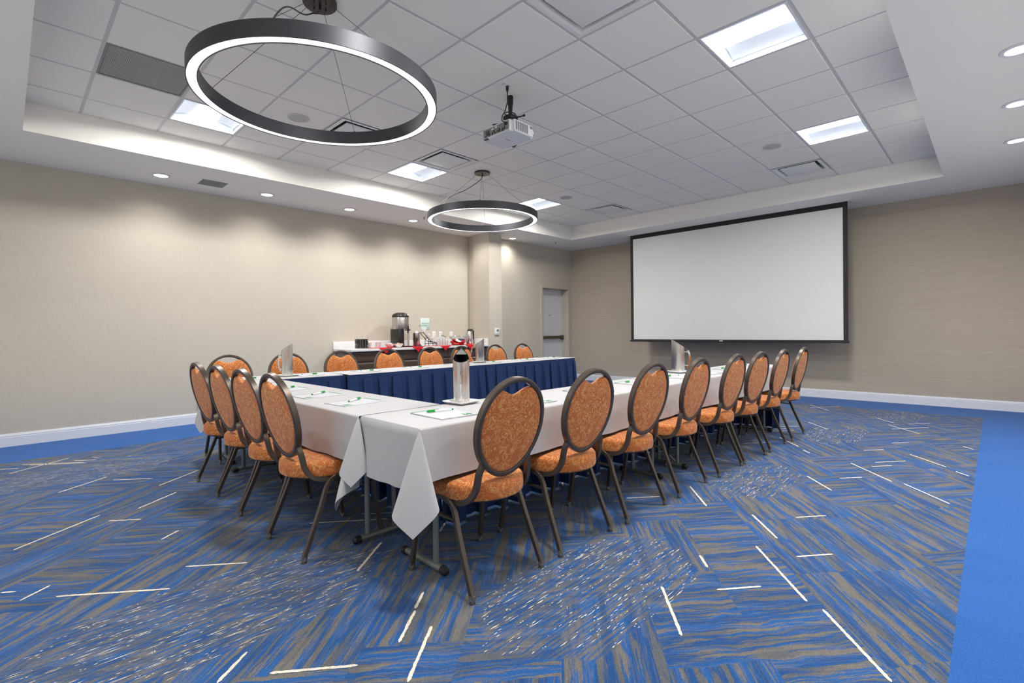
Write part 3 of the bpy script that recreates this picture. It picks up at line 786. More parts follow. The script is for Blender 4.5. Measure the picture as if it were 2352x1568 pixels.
sl = MB().box(-0.011, 0.011, -0.0012, 0.001, -0.0012, 0.0012)
mb = MB()
for c in range(6):
    for r in range(13):
        x = -hx + 0.055 + c * 0.027; z = zb + 0.014 + r * 0.006
        mb.box(x - 0.0105, x + 0.0105, -hy - 0.0015, -hy + 0.001, z - 0.0016, z + 0.0016)
for c in range(3):
    for r in range(4): mb.box(hx - 0.062 + c * 0.012 - 0.0045, hx - 0.062 + c * 0.012 + 0.0045, -hy - 0.0015, -hy + 0.001, zb + 0.07 + r * 0.006 - 0.002, zb + 0.07 + r * 0.006 + 0.002)
vt = obj('vent_slots', mb, MT['gdark'], body, smooth=False); vt['kind'] = 'stuff'
obj('latch', MB().rbox(hx - 0.05, hx - 0.02, -hy - 0.003, -hy + 0.002, zb + 0.028, zb + 0.055, 0.002), MT['projw'], body)
obj('foot', MB().lathe([(0.014, zb - 0.004), (0.014, zb + 0.002)], 20, (0.07, -0.08, 0)), MT['projw'], body)
obj('ir_window', MB().rbox(-hx - 0.004, -hx + 0.02, hy - 0.085, hy - 0.035, zb - 0.003, zb + 0.01, 0.003), MT['darkbr'], body)
obj('maker_mark', MB().box(-0.03, 0.03, -0.004, 0.004, zb - 0.0008, zb + 0.001), MT['projg'], body, smooth=False)
mx, my = 0.03, -0.005
mt = obj('mount_pole', MB().lathe([(0.026, 0.0), (0.028, -0.01), (0.026, -0.075), (0.022, -0.08), (0.018, -0.15), (0.018, -0.19)], 24, (mx, my, 0)), MT['black'], t)
obj('mount_head', MB().rbox(mx - 0.05, mx + 0.05, my - 0.05, my + 0.05, -0.215, -0.18, 0.008).rbox(mx - 0.02, mx + 0.02, my - 0.06, my + 0.06, -0.245, -0.21, 0.006), MT['black'], mt)
ztop = zt
for (ax, ay) in ((0.09, -0.12), (-0.08, -0.13), (-0.09, 0.1), (0.1, 0.12)):
    obj('mount_arm', MB().tube([(mx, my, -0.235), (mx * 0.4 + ax * 0.6, my * 0.4 + ay * 0.6, -0.25), (ax, ay, -0.262), (ax, ay, ztop)], 0.008, 8), MT['black'], mt)
obj('adjust_knob', MB().tube([(mx + 0.02, my - 0.03, -0.20), (mx + 0.06, my - 0.11, -0.19)], 0.006, 8).tube([(mx + 0.055, my - 0.105, -0.191), (mx + 0.064, my - 0.122, -0.189)], 0.011, 8), MT['black'], mt)
cp = (3.081 - 3.213, 3.027 - 3.155)
cb = obj('power_cord', MB().tube([(cp[0], cp[1], -0.005), (cp[0], cp[1], -0.06), (cp[0] + 0.004, cp[1] + 0.004, -0.14), (cp[0] + 0.0, cp[1] + 0.03, -0.21), (cp[0] - 0.03, cp[1] + 0.04, -0.27), (-hx - 0.02, -hy + 0.1, zt - 0.005), (-hx - 0.024, -hy + 0.075, zt - 0.02), (-hx - 0.01, -hy + 0.07, zb + 0.069)], 0.005, 8), MT['black'], t)
obj('plug', MB().tube([(cp[0], cp[1], -0.002), (cp[0], cp[1], -0.035), (cp[0], cp[1], -0.055)], 0.013, 10, scale=[1, 1, 0.6]), MT['black'], cb)
obj('coiled_cable', MB().tube([(mx + 0.055 * math.cos(k * 0.5), my + 0.05 * math.sin(k * 0.5), -0.15 - 0.002 * k) for k in range(30)], 0.005, 6), MT['black'], t)
t = thing('ceiling_outlet', 'white outlet plate in the tile above the projector', 'outlet', (3.06, 3.05, ZC))
obj('cover', MB().rbox(-0.06, 0.06, -0.06, 0.06, -0.006, 0, 0.002), MT['plate'], t)
for dx in (-0.03, 0.02): obj('socket', MB().rbox(dx - 0.012, dx + 0.012, -0.035 - 0.012, -0.035 + 0.03, -0.008, -0.005, 0.001), MT['tee'], t)

# ------------------------------------------------------------------ tables, cloths and skirts
def make_table(name, label, L, D, loc, rz):
    t = thing(name, label, 'table', loc, rz, 'folding banquet tables')
    obj('tabletop', MB().rbox(0.01, L - 0.01, 0.01, D - 0.01, TH - 0.026, TH - 0.004, 0.004), MT['ply'], t)
    for x in (0.19, L - 0.19):
        lf = obj('leg_frame', MB().tube([(x, D / 2 - 0.10, TH - 0.026), (x, D / 2 - 0.10, 0.045)], 0.0145, 12).tube([(x, D / 2 + 0.07, TH - 0.026), (x, D / 2 + 0.07, 0.045)], 0.0145, 12)
                 .tube([(x, D / 2 - 0.15, 0.03), (x, D / 2 + 0.15, 0.03)], 0.017, 12).tube([(x, D / 2 - 0.1, 0.35), (x, D / 2 + 0.07, 0.35)], 0.01, 8), MT['tleg'], t)
        for s in (-1, 1): obj('foot_cap', MB().tube([(x, D / 2 + s * 0.145, 0.028), (x, D / 2 + s * 0.175, 0.026), (x, D / 2 + s * 0.186, 0.024)], 0.021, 12, scale=[1, 1, 0.6]), MT['rubber'], lf)
    return t

def cloth_mesh(L, D, drop, e0, e1, tails, seed=0):
    """white cloth in table space: y=0 is the seat side, x=0 / x=L the ends; tails = {(ix,iy): length}"""
    rn = random.Random(seed)
    mb = MB(); z = TH; r = 0.010
    nx = max(24, int(L / 0.05))
    def wav(x, k): return 0.5 * math.sin(x * 9.1 + seed) + 0.35 * math.sin(x * 17.3 + 2.1 * seed) + 0.2 * math.sin(x * 31 + seed)
    # cross profile: inner edge -> top -> rounded seat-side edge -> hanging panel
    nd = 10
    def prof(x):
        y_in = D
        p = [(y_in, z - 0.012), (y_in + 0.001, z - 0.004), (y_in - 0.006, z)]
        for k in range(1, 7): p.append((D * (1 - k / 7.0), z + 0.0006 * math.sin(x * 11 + k)))
        for k in range(5):
            a = k / 4 * math.pi / 2
            p.append((r - r * math.sin(a) - 0.002, z - r + r * math.cos(a)))
        if drop:
            for k in range(1, nd + 1):
                u = k / nd
                p.append((-0.002 - 0.010 * u - 0.012 * u * wav(x, u), z - r - u * (drop - r)))
        return p
    rows = [[(L * i / nx, y, zz) for y, zz in prof(L * i / nx)] for i in range(nx + 1)]
    # open flat ends a little rounding
    m = len(rows[0])
    vs = [v for rw in rows for v in rw]
    mb.add(vs, [(i * m + j, i * m + j + 1, (i + 1) * m + j + 1, (i + 1) * m + j) for i in range(nx) for j in range(m - 1)])
    # end panels
    for xe, sg, dp in ((0, -1, e0), (L, 1, e1)):
        if not dp: continue
        def fn(u, v):
            y = u * D
            k = v * dp
            c = min(k, r * 1.57)
            if k < r * 1.57:
                a = k / r
                return (xe + sg * (r * math.sin(a)) - sg * r * 0, y, z - r + r * math.cos(a) + 0.0004)
            q = (k - r * 1.57) / (dp - r * 1.57)
            return (xe + sg * (r + 0.004 * q + 0.014 * q * wav(y * 1.6 + 3, q) + 0.01 * q * math.sin(u * math.pi)), y, z - r - (k - r * 1.57))
        mb.grid(fn, 20, 12)
    # corner tails: teardrop folds
    for (ix, iy), ln in tails.items():
        cx, cy = (0 if ix == 0 else L), (0 if iy == 0 else D)
        dx, dy = (-1 if ix == 0 else 1), (-1 if iy == 0 else 1)
        dg = Vector((dx, dy, 0)).normalized(); tg = Vector((dx, -dy, 0)).normalized()
        d = ln / math.sqrt(2)
        nph, nr = 22, 12
        def tail(u, v):
            ph = u * math.pi / 2
            rm = d / max(math.cos(ph), math.sin(ph)) * (1 + 0.03 * math.sin(6 * u + seed))
            k = v * rm
            w_ = k + 0.012 * math.sin(min(1, v * 6) * math.pi / 2)
            pr = 0.30 * w_ * math.sin(2 * ph) * (1 - 0.2 * v)
            tt = 0.25 * w_ * math.sin(4 * ph)
            c = Vector((cx + dx * 0.006, cy + dy * 0.006, 0))
            p = c + dg * pr + tg * (tt + 0.05 * k * math.sin(3 * u + seed))
            return (p.x, p.y, z - 0.002 - k * 0.97)
        mb.grid(tail, nph, nr)
    return mb

def skirt_mesh(path, z1=TH - 0.006, z0=0.012, pitch=0.175, seed=1, side=1):
    """box-pleated skirt hung along a polyline (2D); pleats stand out to the left (side=1)"""
    rn = random.Random(seed)
    pts = [Vector(p) for p in path]
    segs = [(pts[i], pts[i + 1]) for i in range(len(pts) - 1)]
    tot = sum((b - a).length for a, b in segs)
    n = max(1, round(tot / pitch)); p = tot / n
    samp = []
    for i in range(n):
        j = rn.uniform(-0.012, 0.012)
        for u, o in ((0.0, 0.0), (0.03, 1.0), (0.30, 0.92), (0.60, 1.0), (0.64, -0.25), (0.80, -0.1), (0.97, 0.0)):
            samp.append((i * p + u * p + (j if 0 < u < 0.9 else 0), o * rn.uniform(0.85, 1.15), u))
    samp.append((tot, 0.0, 0.0))
    def at(s):
        for a, b in segs:
            l = (b - a).length
            if s <= l + 1e-6: d = (b - a) / l; return a + d * s, Vector((-d.y, d.x)) * side
            s -= l
        d = (segs[-1][1] - segs[-1][0]).normalized(); return segs[-1][1], Vector((-d.y, d.x)) * side
    zs = [z1, z1 - 0.046, z1 - 0.0465, z1 - 0.055] + [z1 - 0.055 - (z1 - 0.055 - z0) * k / 6 for k in range(1, 7)]
    vs = []
    for s, o, u in samp:
        c, nn = at(s)
        for q, zz in enumerate(zs):
            f = max(0.0, (z1 - zz) / (z1 - z0))
            amp = 0.0 if q < 2 else 0.010 + 0.060 * f ** 0.9
            base = 0.006 if q < 2 else 0.006 + 0.02 * f
            sh = 0.03 * f * math.sin(s * 23 + seed) if 0 < u < 0.9 else 0
            d_ = c + nn * (base + amp * o)
            tdir = Vector((nn.y, -nn.x)) * side
            d_ = d_ + tdir * sh
            vs.append((d_.x, d_.y, zz))
    m = len(zs)
    mb = MB().add(vs, [(i * m + j, (i + 1) * m + j, (i + 1) * m + j + 1, i * m + j + 1) for i in range(len(samp) - 1) for j in range(m - 1)])
    return mb

TABLES = [
    ('right row, near half', 2.44, 0.51, (1.245, 1.775, 0), R(-0.5), 0.235, 0.285, 0.0, {(0, 0): 0.45, (0, 1): 0.50, (1, 0): 0.27}, [(0.52, 0.508), (2.45, 0.508)], 1),
    ('right row, far half', 2.38, 0.485, (3.695, 1.755, 0), R(-1.25), 0.235, 0.0, 0.0, {(0, 0): 0.27}, [(0.0, 0.483), (2.384, 0.483), (2.384, 0.05)], 1),
    ('left cross row', 2.413, 0.515, (1.235, 4.715, 0), R(-90), 0.245, 0.0, 0.0, {(1, 0): 0.34}, [(0.02, 0.513), (2.385, 0.513)], 1),
    ('counter-side row, short left piece', 1.16, 0.48, (2.40, 5.135, 0), R(174.5), 0.235, 0.0, 0.27, {(1, 1): 0.40}, [(0.68, 0.478), (-0.03, 0.478)], -1),
    ('counter-side row, middle piece', 1.84, 0.49, (4.24, 5.085, 0), R(179.4), 0.235, 0.0, 0.0, {}, [(1.86, 0.488), (-0.02, 0.488)], -1),
    ('counter-side row, right piece', 1.84, 0.49, (6.08, 5.08, 0), R(180), 0.235, 0.0, 0.0, {}, [(1.86, 0.49), (0.0, 0.49), (0.0, 0.02)], -1),
]
TM = []
for k, (nm, L, D, loc, rz, drop, e0, e1, tails, path, side) in enumerate(TABLES):
    make_table('folding_table', 'narrow folding table under the white cloth, ' + nm, L, D, loc, rz)
    c = obj('tablecloth', cloth_mesh(L + (0.022 if k == 2 else 0.004), D, drop, e0, e1, tails, k + 1), MT['linen'], None, (loc[0], loc[1], (0, 0, 0.0012, 0.0022, 0.0008, 0)[k]), (0, 0, rz), angle=60)
    tag(c, 'white tablecloth on the ' + nm + ' of tables', 'tablecloth', 'white tablecloths')
    s = obj('table_skirt', skirt_mesh(path, seed=k + 2, side=side), MT['skirt'], None, loc, (0, 0, rz), angle=25)
    tag(s, 'navy pleated skirt inside the ' + nm + ' of tables', 'table skirt', 'navy table skirts')
    TM.append(Matrix.Translation(loc) @ Matrix.Rotation(rz, 4, 'Z'))

# ------------------------------------------------------------------ chairs
def make_chair():
    t = thing('banquet_chair', '', 'chair', group='orange oval-back banquet chairs')
    # seat outline: round at the back, squarer at the front
    def seat_w(y):      # half width at y
        if y > 0.02: return 0.215 - 0.012 * max(0, (y - 0.02) / 0.18)
        u = (0.02 - y) / 0.255
        return 0.215 * max(0.0, 1 - u ** 2.6) ** 0.5
    out = []
    N = 26
    yb, yf = -0.235, 0.20
    ys_ = [yb + (0.02 - yb) * (1 - math.cos(math.pi / 2 * k / N)) for k in range(N + 1)]
    right = [(seat_w(y), y) for y in ys_] + [(0.208, 0.10), (0.203, 0.155), (0.197, 0.178), (0.183, 0.193), (0.165, 0.199)]
    loop = right + [(0.08, 0.203), (0.0, 0.204), (-0.08, 0.203)] + [(-x, y) for x, y in reversed(right) if x > 1e-5]
    mb = MB(); vs = []
    lay = [(0.95, 0.402), (0.99, 0.404), (1.0, 0.412), (1.008, 0.435), (1.0, 0.458), (0.99, 0.467), (0.965, 0.473), (0.80, 0.480), (0.5, 0.484), (0.2, 0.485)]
    n = len(loop)
    for k, z in lay:
        for x, y in loop: vs.append((x * k, -0.0 + (y + 0.01) * k - 0.01, z))
    fs = [(i * n + j, i * n + (j + 1) % n, (i + 1) * n + (j + 1) % n, (i + 1) * n + j) for i in range(len(lay) - 1) for j in range(n)]
    fs += [tuple(range(n - 1, -1, -1)), tuple((len(lay) - 1) * n + j for j in range(n))]
    mb.add(vs, fs)
    obj('seat', mb, MT['fabric'], t, angle=80)
    obj('seat_pan', MB().prism([(x * 0.9, (y + 0.01) * 0.9 - 0.01) for x, y in loop], 0.392, 0.402), MT['black'], t)
    # leaning back: local plane (x, s) -> world
    LN = R(12.0); cy, cz = -0.243, 0.722
    sn, cs_ = math.sin(LN), math.cos(LN)
    def bp(x, s, d=0.0):      # d: towards the sitter
        return (x, cy - s * sn + d * cs_, cz + s * cs_ + d * sn)
    a, b = 0.200, 0.2215
    def egg(th, k=0.0):
        c, s = math.cos(th), math.sin(th)
        return ((a + k) * c * (1 + 0.05 * s - 0.03 * s * s), (b + k) * s)
    NS = 72
    sec = [(-0.011, -0.013), (-0.007, -0.0155), (0.007, -0.0155), (0.011, -0.013), (0.011, 0.013), (0.007, 0.0155), (-0.007, 0.0155), (-0.011, 0.013)]
    pts = [bp(*egg(2 * math.pi * k / NS, 0.0)) for k in range(NS)]
    nrm = Vector(bp(0, 0, 1)) - Vector(bp(0, 0, 0))
    obj('back_frame', MB().sweep(pts, sec, ref=nrm, closed=True), MT['frame'], t, angle=40)
    # upholstered panel with the hand-hold notch at its top
    def edge(th):
        x, s = egg(th, -0.010)
        return x, s
    pol = []
    hx_ = 0.098
    for k in range(NS):
        x, s = edge(2 * math.pi * k / NS)
        if s > 0 and abs(x) < hx_:
            sy = edge(math.acos(min(1, hx_ / 0.19)))[1]
            pol_s = sy - 0.002 - 0.030 * (0.5 + 0.5 * math.cos(math.pi * x / hx_))
            pol.append((x, min(s, pol_s)))
        else: pol.append((x, s))
    vs = []
    lay = [(0.0, 0.0)]
    prof = [(1.0, 0.004), (0.985, 0.016), (0.95, 0.024), (0.8, 0.032), (0.5, 0.037), (0.2, 0.039)]
    back = [(1.0, -0.004), (0.985, -0.010), (0.93, -0.0125), (0.6, -0.014), (0.2, -0.0145)]
    sc = 0.0
    layers = [(k, d) for k, d in reversed(back)] + prof
    m = len(pol); c0 = (0.0, -0.02)
    for k, d in layers:
        for x, s in pol: vs.append(bp(c0[0] + (x - c0[0]) * k, c0[1] + (s - c0[1]) * k, d))
    fs = [(i * m + j, i * m + (j + 1) % m, (i + 1) * m + (j + 1) % m, (i + 1) * m + j) for i in range(len(layers) - 1) for j in range(m)]
    fs += [tuple(range(m - 1, -1, -1)), tuple((len(layers) - 1) * m + j for j in range(m))]
    obj('backrest', MB().add(vs, fs), MT['fabric'], t, angle=60)
    # stems from the oval down and forward under the seat
    def smooth(p, n=6):
        p = [Vector(q) for q in p]; o = []
        for i in range(len(p) - 1):
            p0, p1, p2, p3 = p[max(i - 1, 0)], p[i], p[i + 1], p[min(i + 2, len(p) - 1)]
            for k in range(n):
                u = k / n
                o.append(0.5 * ((2 * p1) + (p2 - p0) * u + (2 * p0 - 5 * p1 + 4 * p2 - p3) * u * u + (3 * p1 - p0 - 3 * p2 + p3) * u ** 3))
        o.append(p[-1]); return o
    for s in (-1, 1):
        e1 = egg(R(-28), 0.0); e2 = egg(R(-42), 0.002)
        P = [bp(s * e1[0], e1[1]), bp(s * e2[0], e2[1]), bp(s * 0.157, -0.195), (s * 0.163, -0.185, 0.455), (s * 0.176, -0.150, 0.407), (s * 0.187, -0.095, 0.390), (s * 0.192, -0.02, 0.388)]
        obj('back_stem', MB().sweep(smooth(P), [(-0.012, -0.011), (0.012, -0.011), (0.012, 0.011), (-0.012, 0.011)], ref=(1, 0, 0)), MT['frame'], t, angle=40)
        sq = [(-0.011, -0.009), (-0.009, -0.011), (0.009, -0.011), (0.011, -0.009), (0.011, 0.009), (0.009, 0.011), (-0.009, 0.011), (-0.011, 0.009)]
        xr, xf = s * 0.206, s * 0.208
        rear = smooth([(s * 0.203, 0.165, 0.398), (s * 0.203, 0.05, 0.402), (xr, -0.02, 0.402), (xr, -0.065, 0.388), (xr, -0.095, 0.345), (s * 0.212, -0.13, 0.25), (s * 0.222, -0.226, 0.022)], 5)
        lg = obj('leg', MB().sweep(rear, sq, ref=(1, 0, 0)), MT['frame'], t, angle=40)
        obj('glide', MB().lathe([(0.0125, 0.034), (0.0145, 0.014), (0.008, 0.012), (0.008, 0.006), (0.0135, 0.005), (0.0135, 0.0015)], 12, (s * 0.222, -0.224, 0)), MT['glide'], lg)
        front = [(xf, 0.172, 0.40), (s * 0.214, 0.19, 0.22), (s * 0.222, 0.222, 0.022)]
        lg = obj('leg', MB().sweep(smooth(front, 3), sq, ref=(1, 0, 0)), MT['frame'], t, angle=40)
        obj('glide', MB().lathe([(0.0125, 0.034), (0.0145, 0.014), (0.008, 0.012), (0.008, 0.006), (0.0135, 0.005), (0.0135, 0.0015)], 12, (s * 0.222, 0.222, 0)), MT['glide'], lg)
        obj('stretcher', MB().sweep([(s * 0.211, -0.105, 0.322), (s * 0.211, 0.182, 0.322)], [(-0.005, -0.010), (0.005, -0.010), (0.005, 0.010), (-0.005, 0.010)], ref=(1, 0, 0)), MT['frame'], t)
    obj('cross_bar', MB().sweep([(-0.203, 0.10, 0.392), (0.203, 0.10, 0.392)], [(-0.009, -0.005), (0.009, -0.005), (0.009, 0.005), (-0.009, 0.005)], ref=(0, 0, 1)), MT['frame'], t)
    return t
ch0 = make_chair()
ORD = ['nearest', 'second', 'third', 'fourth', 'fifth', 'sixth', 'seventh', 'eighth and farthest']
CH_C = [(1.594, 1.815), (2.194, 1.812), (2.80, 1.788), (3.433, 1.779), (4.085, 1.757), (4.607, 1.741), (5.174, 1.722), (5.80, 1.71)]
ROT_C = [0, -1, -1.5, 0.5, -1.2, -3.5, -0.5, 1.0]
CH_B = [(1.257, 2.715), (1.265, 3.216), (1.275, 3.737), (1.283, 4.266)]
CH_A = [(1.555, 5.17), (2.128, 5.175), (2.727, 5.17), (3.355, 5.17), (3.995, 5.17), (4.542, 5.165), (5.21, 5.165), (5.812, 5.165)]
first = True
def seat_chair(x, y, rz, lb):
    global first
    if first: ch0.location = (x, y, 0); ch0.rotation_euler = (0, 0, rz); ch0['label'] = lb; first = False
    else: dup(ch0, (x, y, 0), rz, lb)
for k, (x, y) in enumerate(CH_C): seat_chair(x, y, R(ROT_C[k]), 'orange oval-back chair in the right row, %s from the near table corner' % ORD[k])
for k, (x, y) in enumerate(CH_B): seat_chair(x, y, R(-90 + (1.2, 2.0, 1.6, 1.8)[k]), 'orange oval-back chair on the left cross row, %s from the near table corner' % ['nearest', 'second', 'third', 'fourth and farthest'][k])
OA = ['first', 'second', 'third', 'fourth', 'fifth', 'sixth', 'seventh', 'eighth and last']
for k, (x, y) in enumerate(CH_A): seat_chair(x, y, R(180), 'orange oval-back chair facing us along the counter, %s from the left' % OA[k])
# ------------------------------------------------------------------ notepads and pens
def make_pad():
    t = thing('notepad', '', 'notepad', group='notepads laid at each seat')
    hx, hy = 0.108, 0.1395
    obj('sheet', MB().box(-hx, hx, -hy, hy, 0, 0.003), MT['paper'], t, smooth=False)
    obj('edge_shadow_line', MB().box(-hx, -hx + 0.0016, -hy, hy, 0.0031, 0.0035).box(-hx + 0.0016, hx, -hy, -hy + 0.0016, 0.0031, 0.0035), MT['dline'], t, smooth=False)  # thin shadow along two pad edges, drawn as a dark line
    obj('header_strip', MB().box(-hx, hx * 0.62, hy - 0.012, hy, 0.0031, 0.0035), MT['green'], t, smooth=False)
    lg = MB()
    def bar(x0, y0, x1, y1, w_):
        d = Vector((x1 - x0, y1 - y0)).normalized(); n = Vector((-d.y, d.x)) * w_ / 2
        lg.add([(x0 - n.x, y0 - n.y, 0.0037), (x0 + n.x, y0 + n.y, 0.0037), (x1 + n.x, y1 + n.y, 0.0037), (x1 - n.x, y1 - n.y, 0.0037)], [(3, 2, 1, 0)])
    bar(0.056, -0.128, 0.056, -0.076, 0.009); bar(0.084, -0.128, 0.084, -0.076, 0.009); bar(0.044, -0.106, 0.098, -0.098, 0.008)
    obj('logo_mark', lg, MT['green'], t, smooth=False)
    obj('footer_text', MB().box(-0.095, -0.045, -0.130, -0.1275, 0.0031, 0.0034), MT['dline'], t, smooth=False)
    return t
def make_pen():
    t = thing('ballpoint_pen', '', 'pen', group='green-capped pens on the notepads')
    q = Matrix.Rotation(R(90), 4, 'Y')
    obj('barrel', MB().lathe([(0.002, -0.072), (0.0042, -0.062), (0.0045, -0.02), (0.0045, 0.03)], 10).xf(q), MT['plate'], t)
    cpn = obj('cap', MB().lathe([(0.0056, 0.028), (0.0058, 0.03), (0.0052, 0.068), (0.002, 0.072)], 10).xf(q), MT['gcap'], t)
    obj('clip', MB().box(0.02, 0.066, -0.0015, 0.0015, 0.0055, 0.0075), MT['gcap'], cpn, smooth=False)
    obj('end_plug', MB().lathe([(0.0, -0.078), (0.0047, -0.076), (0.0047, -0.068)], 10).xf(q), MT['green'], t)
    return t
pad0, pen0 = make_pad(), make_pen()
PD = []
for k, (x, y) in enumerate(CH_C):
    yy = (2.0, 1.99, 1.985, 1.98, 1.965, 1.95, 1.93, 1.92)[k]
    PD.append((x - 0.045 if k == 0 else x - 0.03, yy, R(ROT_C[k] * 0.6 - 2), 'at the %s chair of the right row' % ORD[k], (0.015, 0.055, R(180 - 12))))
for k, (x, y) in enumerate(CH_B):
    PD.append((1.46, y + 0.02, R(-90 + (6, 3, 2, 2)[k]), 'at the %s chair of the left cross row' % ['nearest', 'second', 'third', 'fourth'][k], (-0.05, 0.03, R(118))))
for k, (x, y) in enumerate(CH_A):
    PD.append((x, 4.87 + (0.06 if k < 2 else 0), R(180 + (2, -3, 1, 0, 2, -2, 1, 0)[k]), 'at the %s counter-side chair from the left' % OA[k], (0.0, 0.03, R(170))))
for k, (x, y, rz, lb, (ox, oy, oa)) in enumerate(PD):
    z = TH + 0.0012
    c, s = math.cos(rz), math.sin(rz)
    pl = (x + c * ox - s * oy, y + s * ox + c * oy, z + 0.0105)
    if k == 0:
        pad0.location = (x, y, z); pad0.rotation_euler = (0, 0, rz); pad0['label'] = 'white notepad with green header strip ' + lb
        pen0.location = pl; pen0.rotation_euler = (0, 0, rz + oa); pen0['label'] = 'white pen with green cap ' + lb
    else:
        dup(pad0, (x, y, z), rz, 'white notepad with green header strip ' + lb)
        dup(pen0, pl, rz + oa, 'white pen with green cap ' + lb)

# ------------------------------------------------------------------ steel water pitchers on china dishes
def make_pitcher():
    t = thing('water_pitcher', '', 'pitcher', group='slant-topped steel water pitchers')
    # plan: pointed spout at +x, rounded back at -x
    pl = []
    N = 44; H_ = N // 2
    def hw(u): return 0.050 * min(1.0, (u / 0.30) ** 0.5 if u < 0.30 else 1.0) * (1 - u ** 2.6)
    us_ = [0.5 - 0.5 * math.cos(math.pi * k / H_) for k in range(H_ + 1)]
    for u in us_: pl.append((-0.058 + 0.12 * u, -hw(u)))
    for u in reversed(us_[1:-1]): pl.append((-0.058 + 0.12 * u, hw(u)))
    N = len(pl)
    zb, zl, zh = 0.0, 0.232, 0.312
    def ztop(x): return zl + (zh - zl) * ((x + 0.058) / 0.12) ** 1.15
    vs = [(x * 0.97, y * 0.97, zb) for x, y in pl] + [(x, y, 0.006) for x, y in pl] + [(x, y, ztop(x)) for x, y in pl] + [(x * 0.965, y * 0.965, ztop(x) - 0.0006) for x, y in pl]
    fs = [(i * N + j, i * N + (j + 1) % N, (i + 1) * N + (j + 1) % N, (i + 1) * N + j) for i in range(3) for j in range(N)]
    fs += [tuple(range(N - 1, -1, -1))]
    bd = obj('body', MB().add(vs, fs), MT['steel'], t, angle=50)
    vs = [(x * 0.964, y * 0.964, ztop(x) - 0.001) for x, y in pl] + [(x * 0.94, y * 0.94, 0.012) for x, y in pl]
    obj('interior', MB().add(vs, [(j, (j + 1) % N, N + (j + 1) % N, N + j) for j in range(N)] + [tuple(N + j for j in range(N))]), MT['steel_shade'], bd, angle=50)
    P = [(-0.075, 0, 0.220), (-0.094, 0, 0.196), (-0.106, 0, 0.155), (-0.108, 0, 0.118), (-0.100, 0, 0.075), (-0.082, 0, 0.042)]
    hd = obj('handle', MB().sweep(P, [(-0.008, -0.0025), (0.008, -0.0025), (0.008, 0.0025), (-0.008, 0.0025)], ref=(0, 1, 0)), MT['chrome'], t, angle=60)
    for z in (0.19, 0.062): obj('handle_post', MB().tube([(-0.056, 0, z), (-0.094, 0, z)], 0.0045, 8), MT['chrome'], hd)
    vs = [(x * 0.94, y * 0.94, ztop(x) - 0.006) for x, y in pl if x > 0.012]
    obj('ice_guard', MB().add(vs, [tuple(range(len(vs)))]), MT['steel'], bd, smooth=False)
    return t
def make_dish():
    t = thing('china_dish', '', 'dish', group='square white dishes under the pitchers')
    def sq(s, r, z, n=5):
        o = []
        for cx, cy, a0 in ((1, 1, 0), (-1, 1, 90), (-1, -1, 180), (1, -1, 270)):
            for k in range(n):
                a = R(a0 + 90 * k / (n - 1)); o.append((cx * (s - r) + r * math.cos(a), cy * (s - r) + r * math.sin(a), z))
        return o
    lv = [sq(0.055, 0.012, 0.0), sq(0.075, 0.012, 0.009), sq(0.083, 0.012, 0.017), sq(0.081, 0.012, 0.019), sq(0.070, 0.012, 0.0125), sq(0.055, 0.012, 0.008)]
    n = len(lv[0]); vs = [v for l in lv for v in l]
    fs = [(i * n + j, i * n + (j + 1) % n, (i + 1) * n + (j + 1) % n, (i + 1) * n + j) for i in range(len(lv) - 1) for j in range(n)] + [tuple(range(n - 1, -1, -1)), tuple(5 * n + j for j in range(n))]
    obj('bowl', MB().add(vs, fs), MT['china'], t)
    return t
pt0, ds0 = make_pitcher(), make_dish()
PT = [((1.847, 2.215), R(48), R(5), 'nearest steel water pitcher, at the inner table corner with handle towards us', 'square white dish under the nearest pitcher'),
      ((1.925, 4.93), R(-62), R(10), 'steel water pitcher in front of the second chair from the left', 'square white dish under the pitcher at far left'),
      ((4.43, 4.93), R(-40), R(20), 'steel water pitcher in the middle of the counter-side row', 'square white dish under the pitcher by the red napkins'),
      ((4.47, 2.16), R(128), R(-10), 'steel water pitcher in the right row below the projection screen', 'square white dish under the pitcher below the screen')]
for k, ((x, y), rz, rd, lb, ld) in enumerate(PT):
    if k == 0:
        pt0.location = (x, y, TH + 0.0095); pt0.rotation_euler = (0, 0, rz); pt0['label'] = lb
        ds0.location = (x, y, TH + 0.001); ds0.rotation_euler = (0, 0, rd); ds0['label'] = ld
    else:
        dup(pt0, (x, y, TH + 0.0095), rz, lb); dup(ds0, (x, y, TH + 0.001), rd, ld)

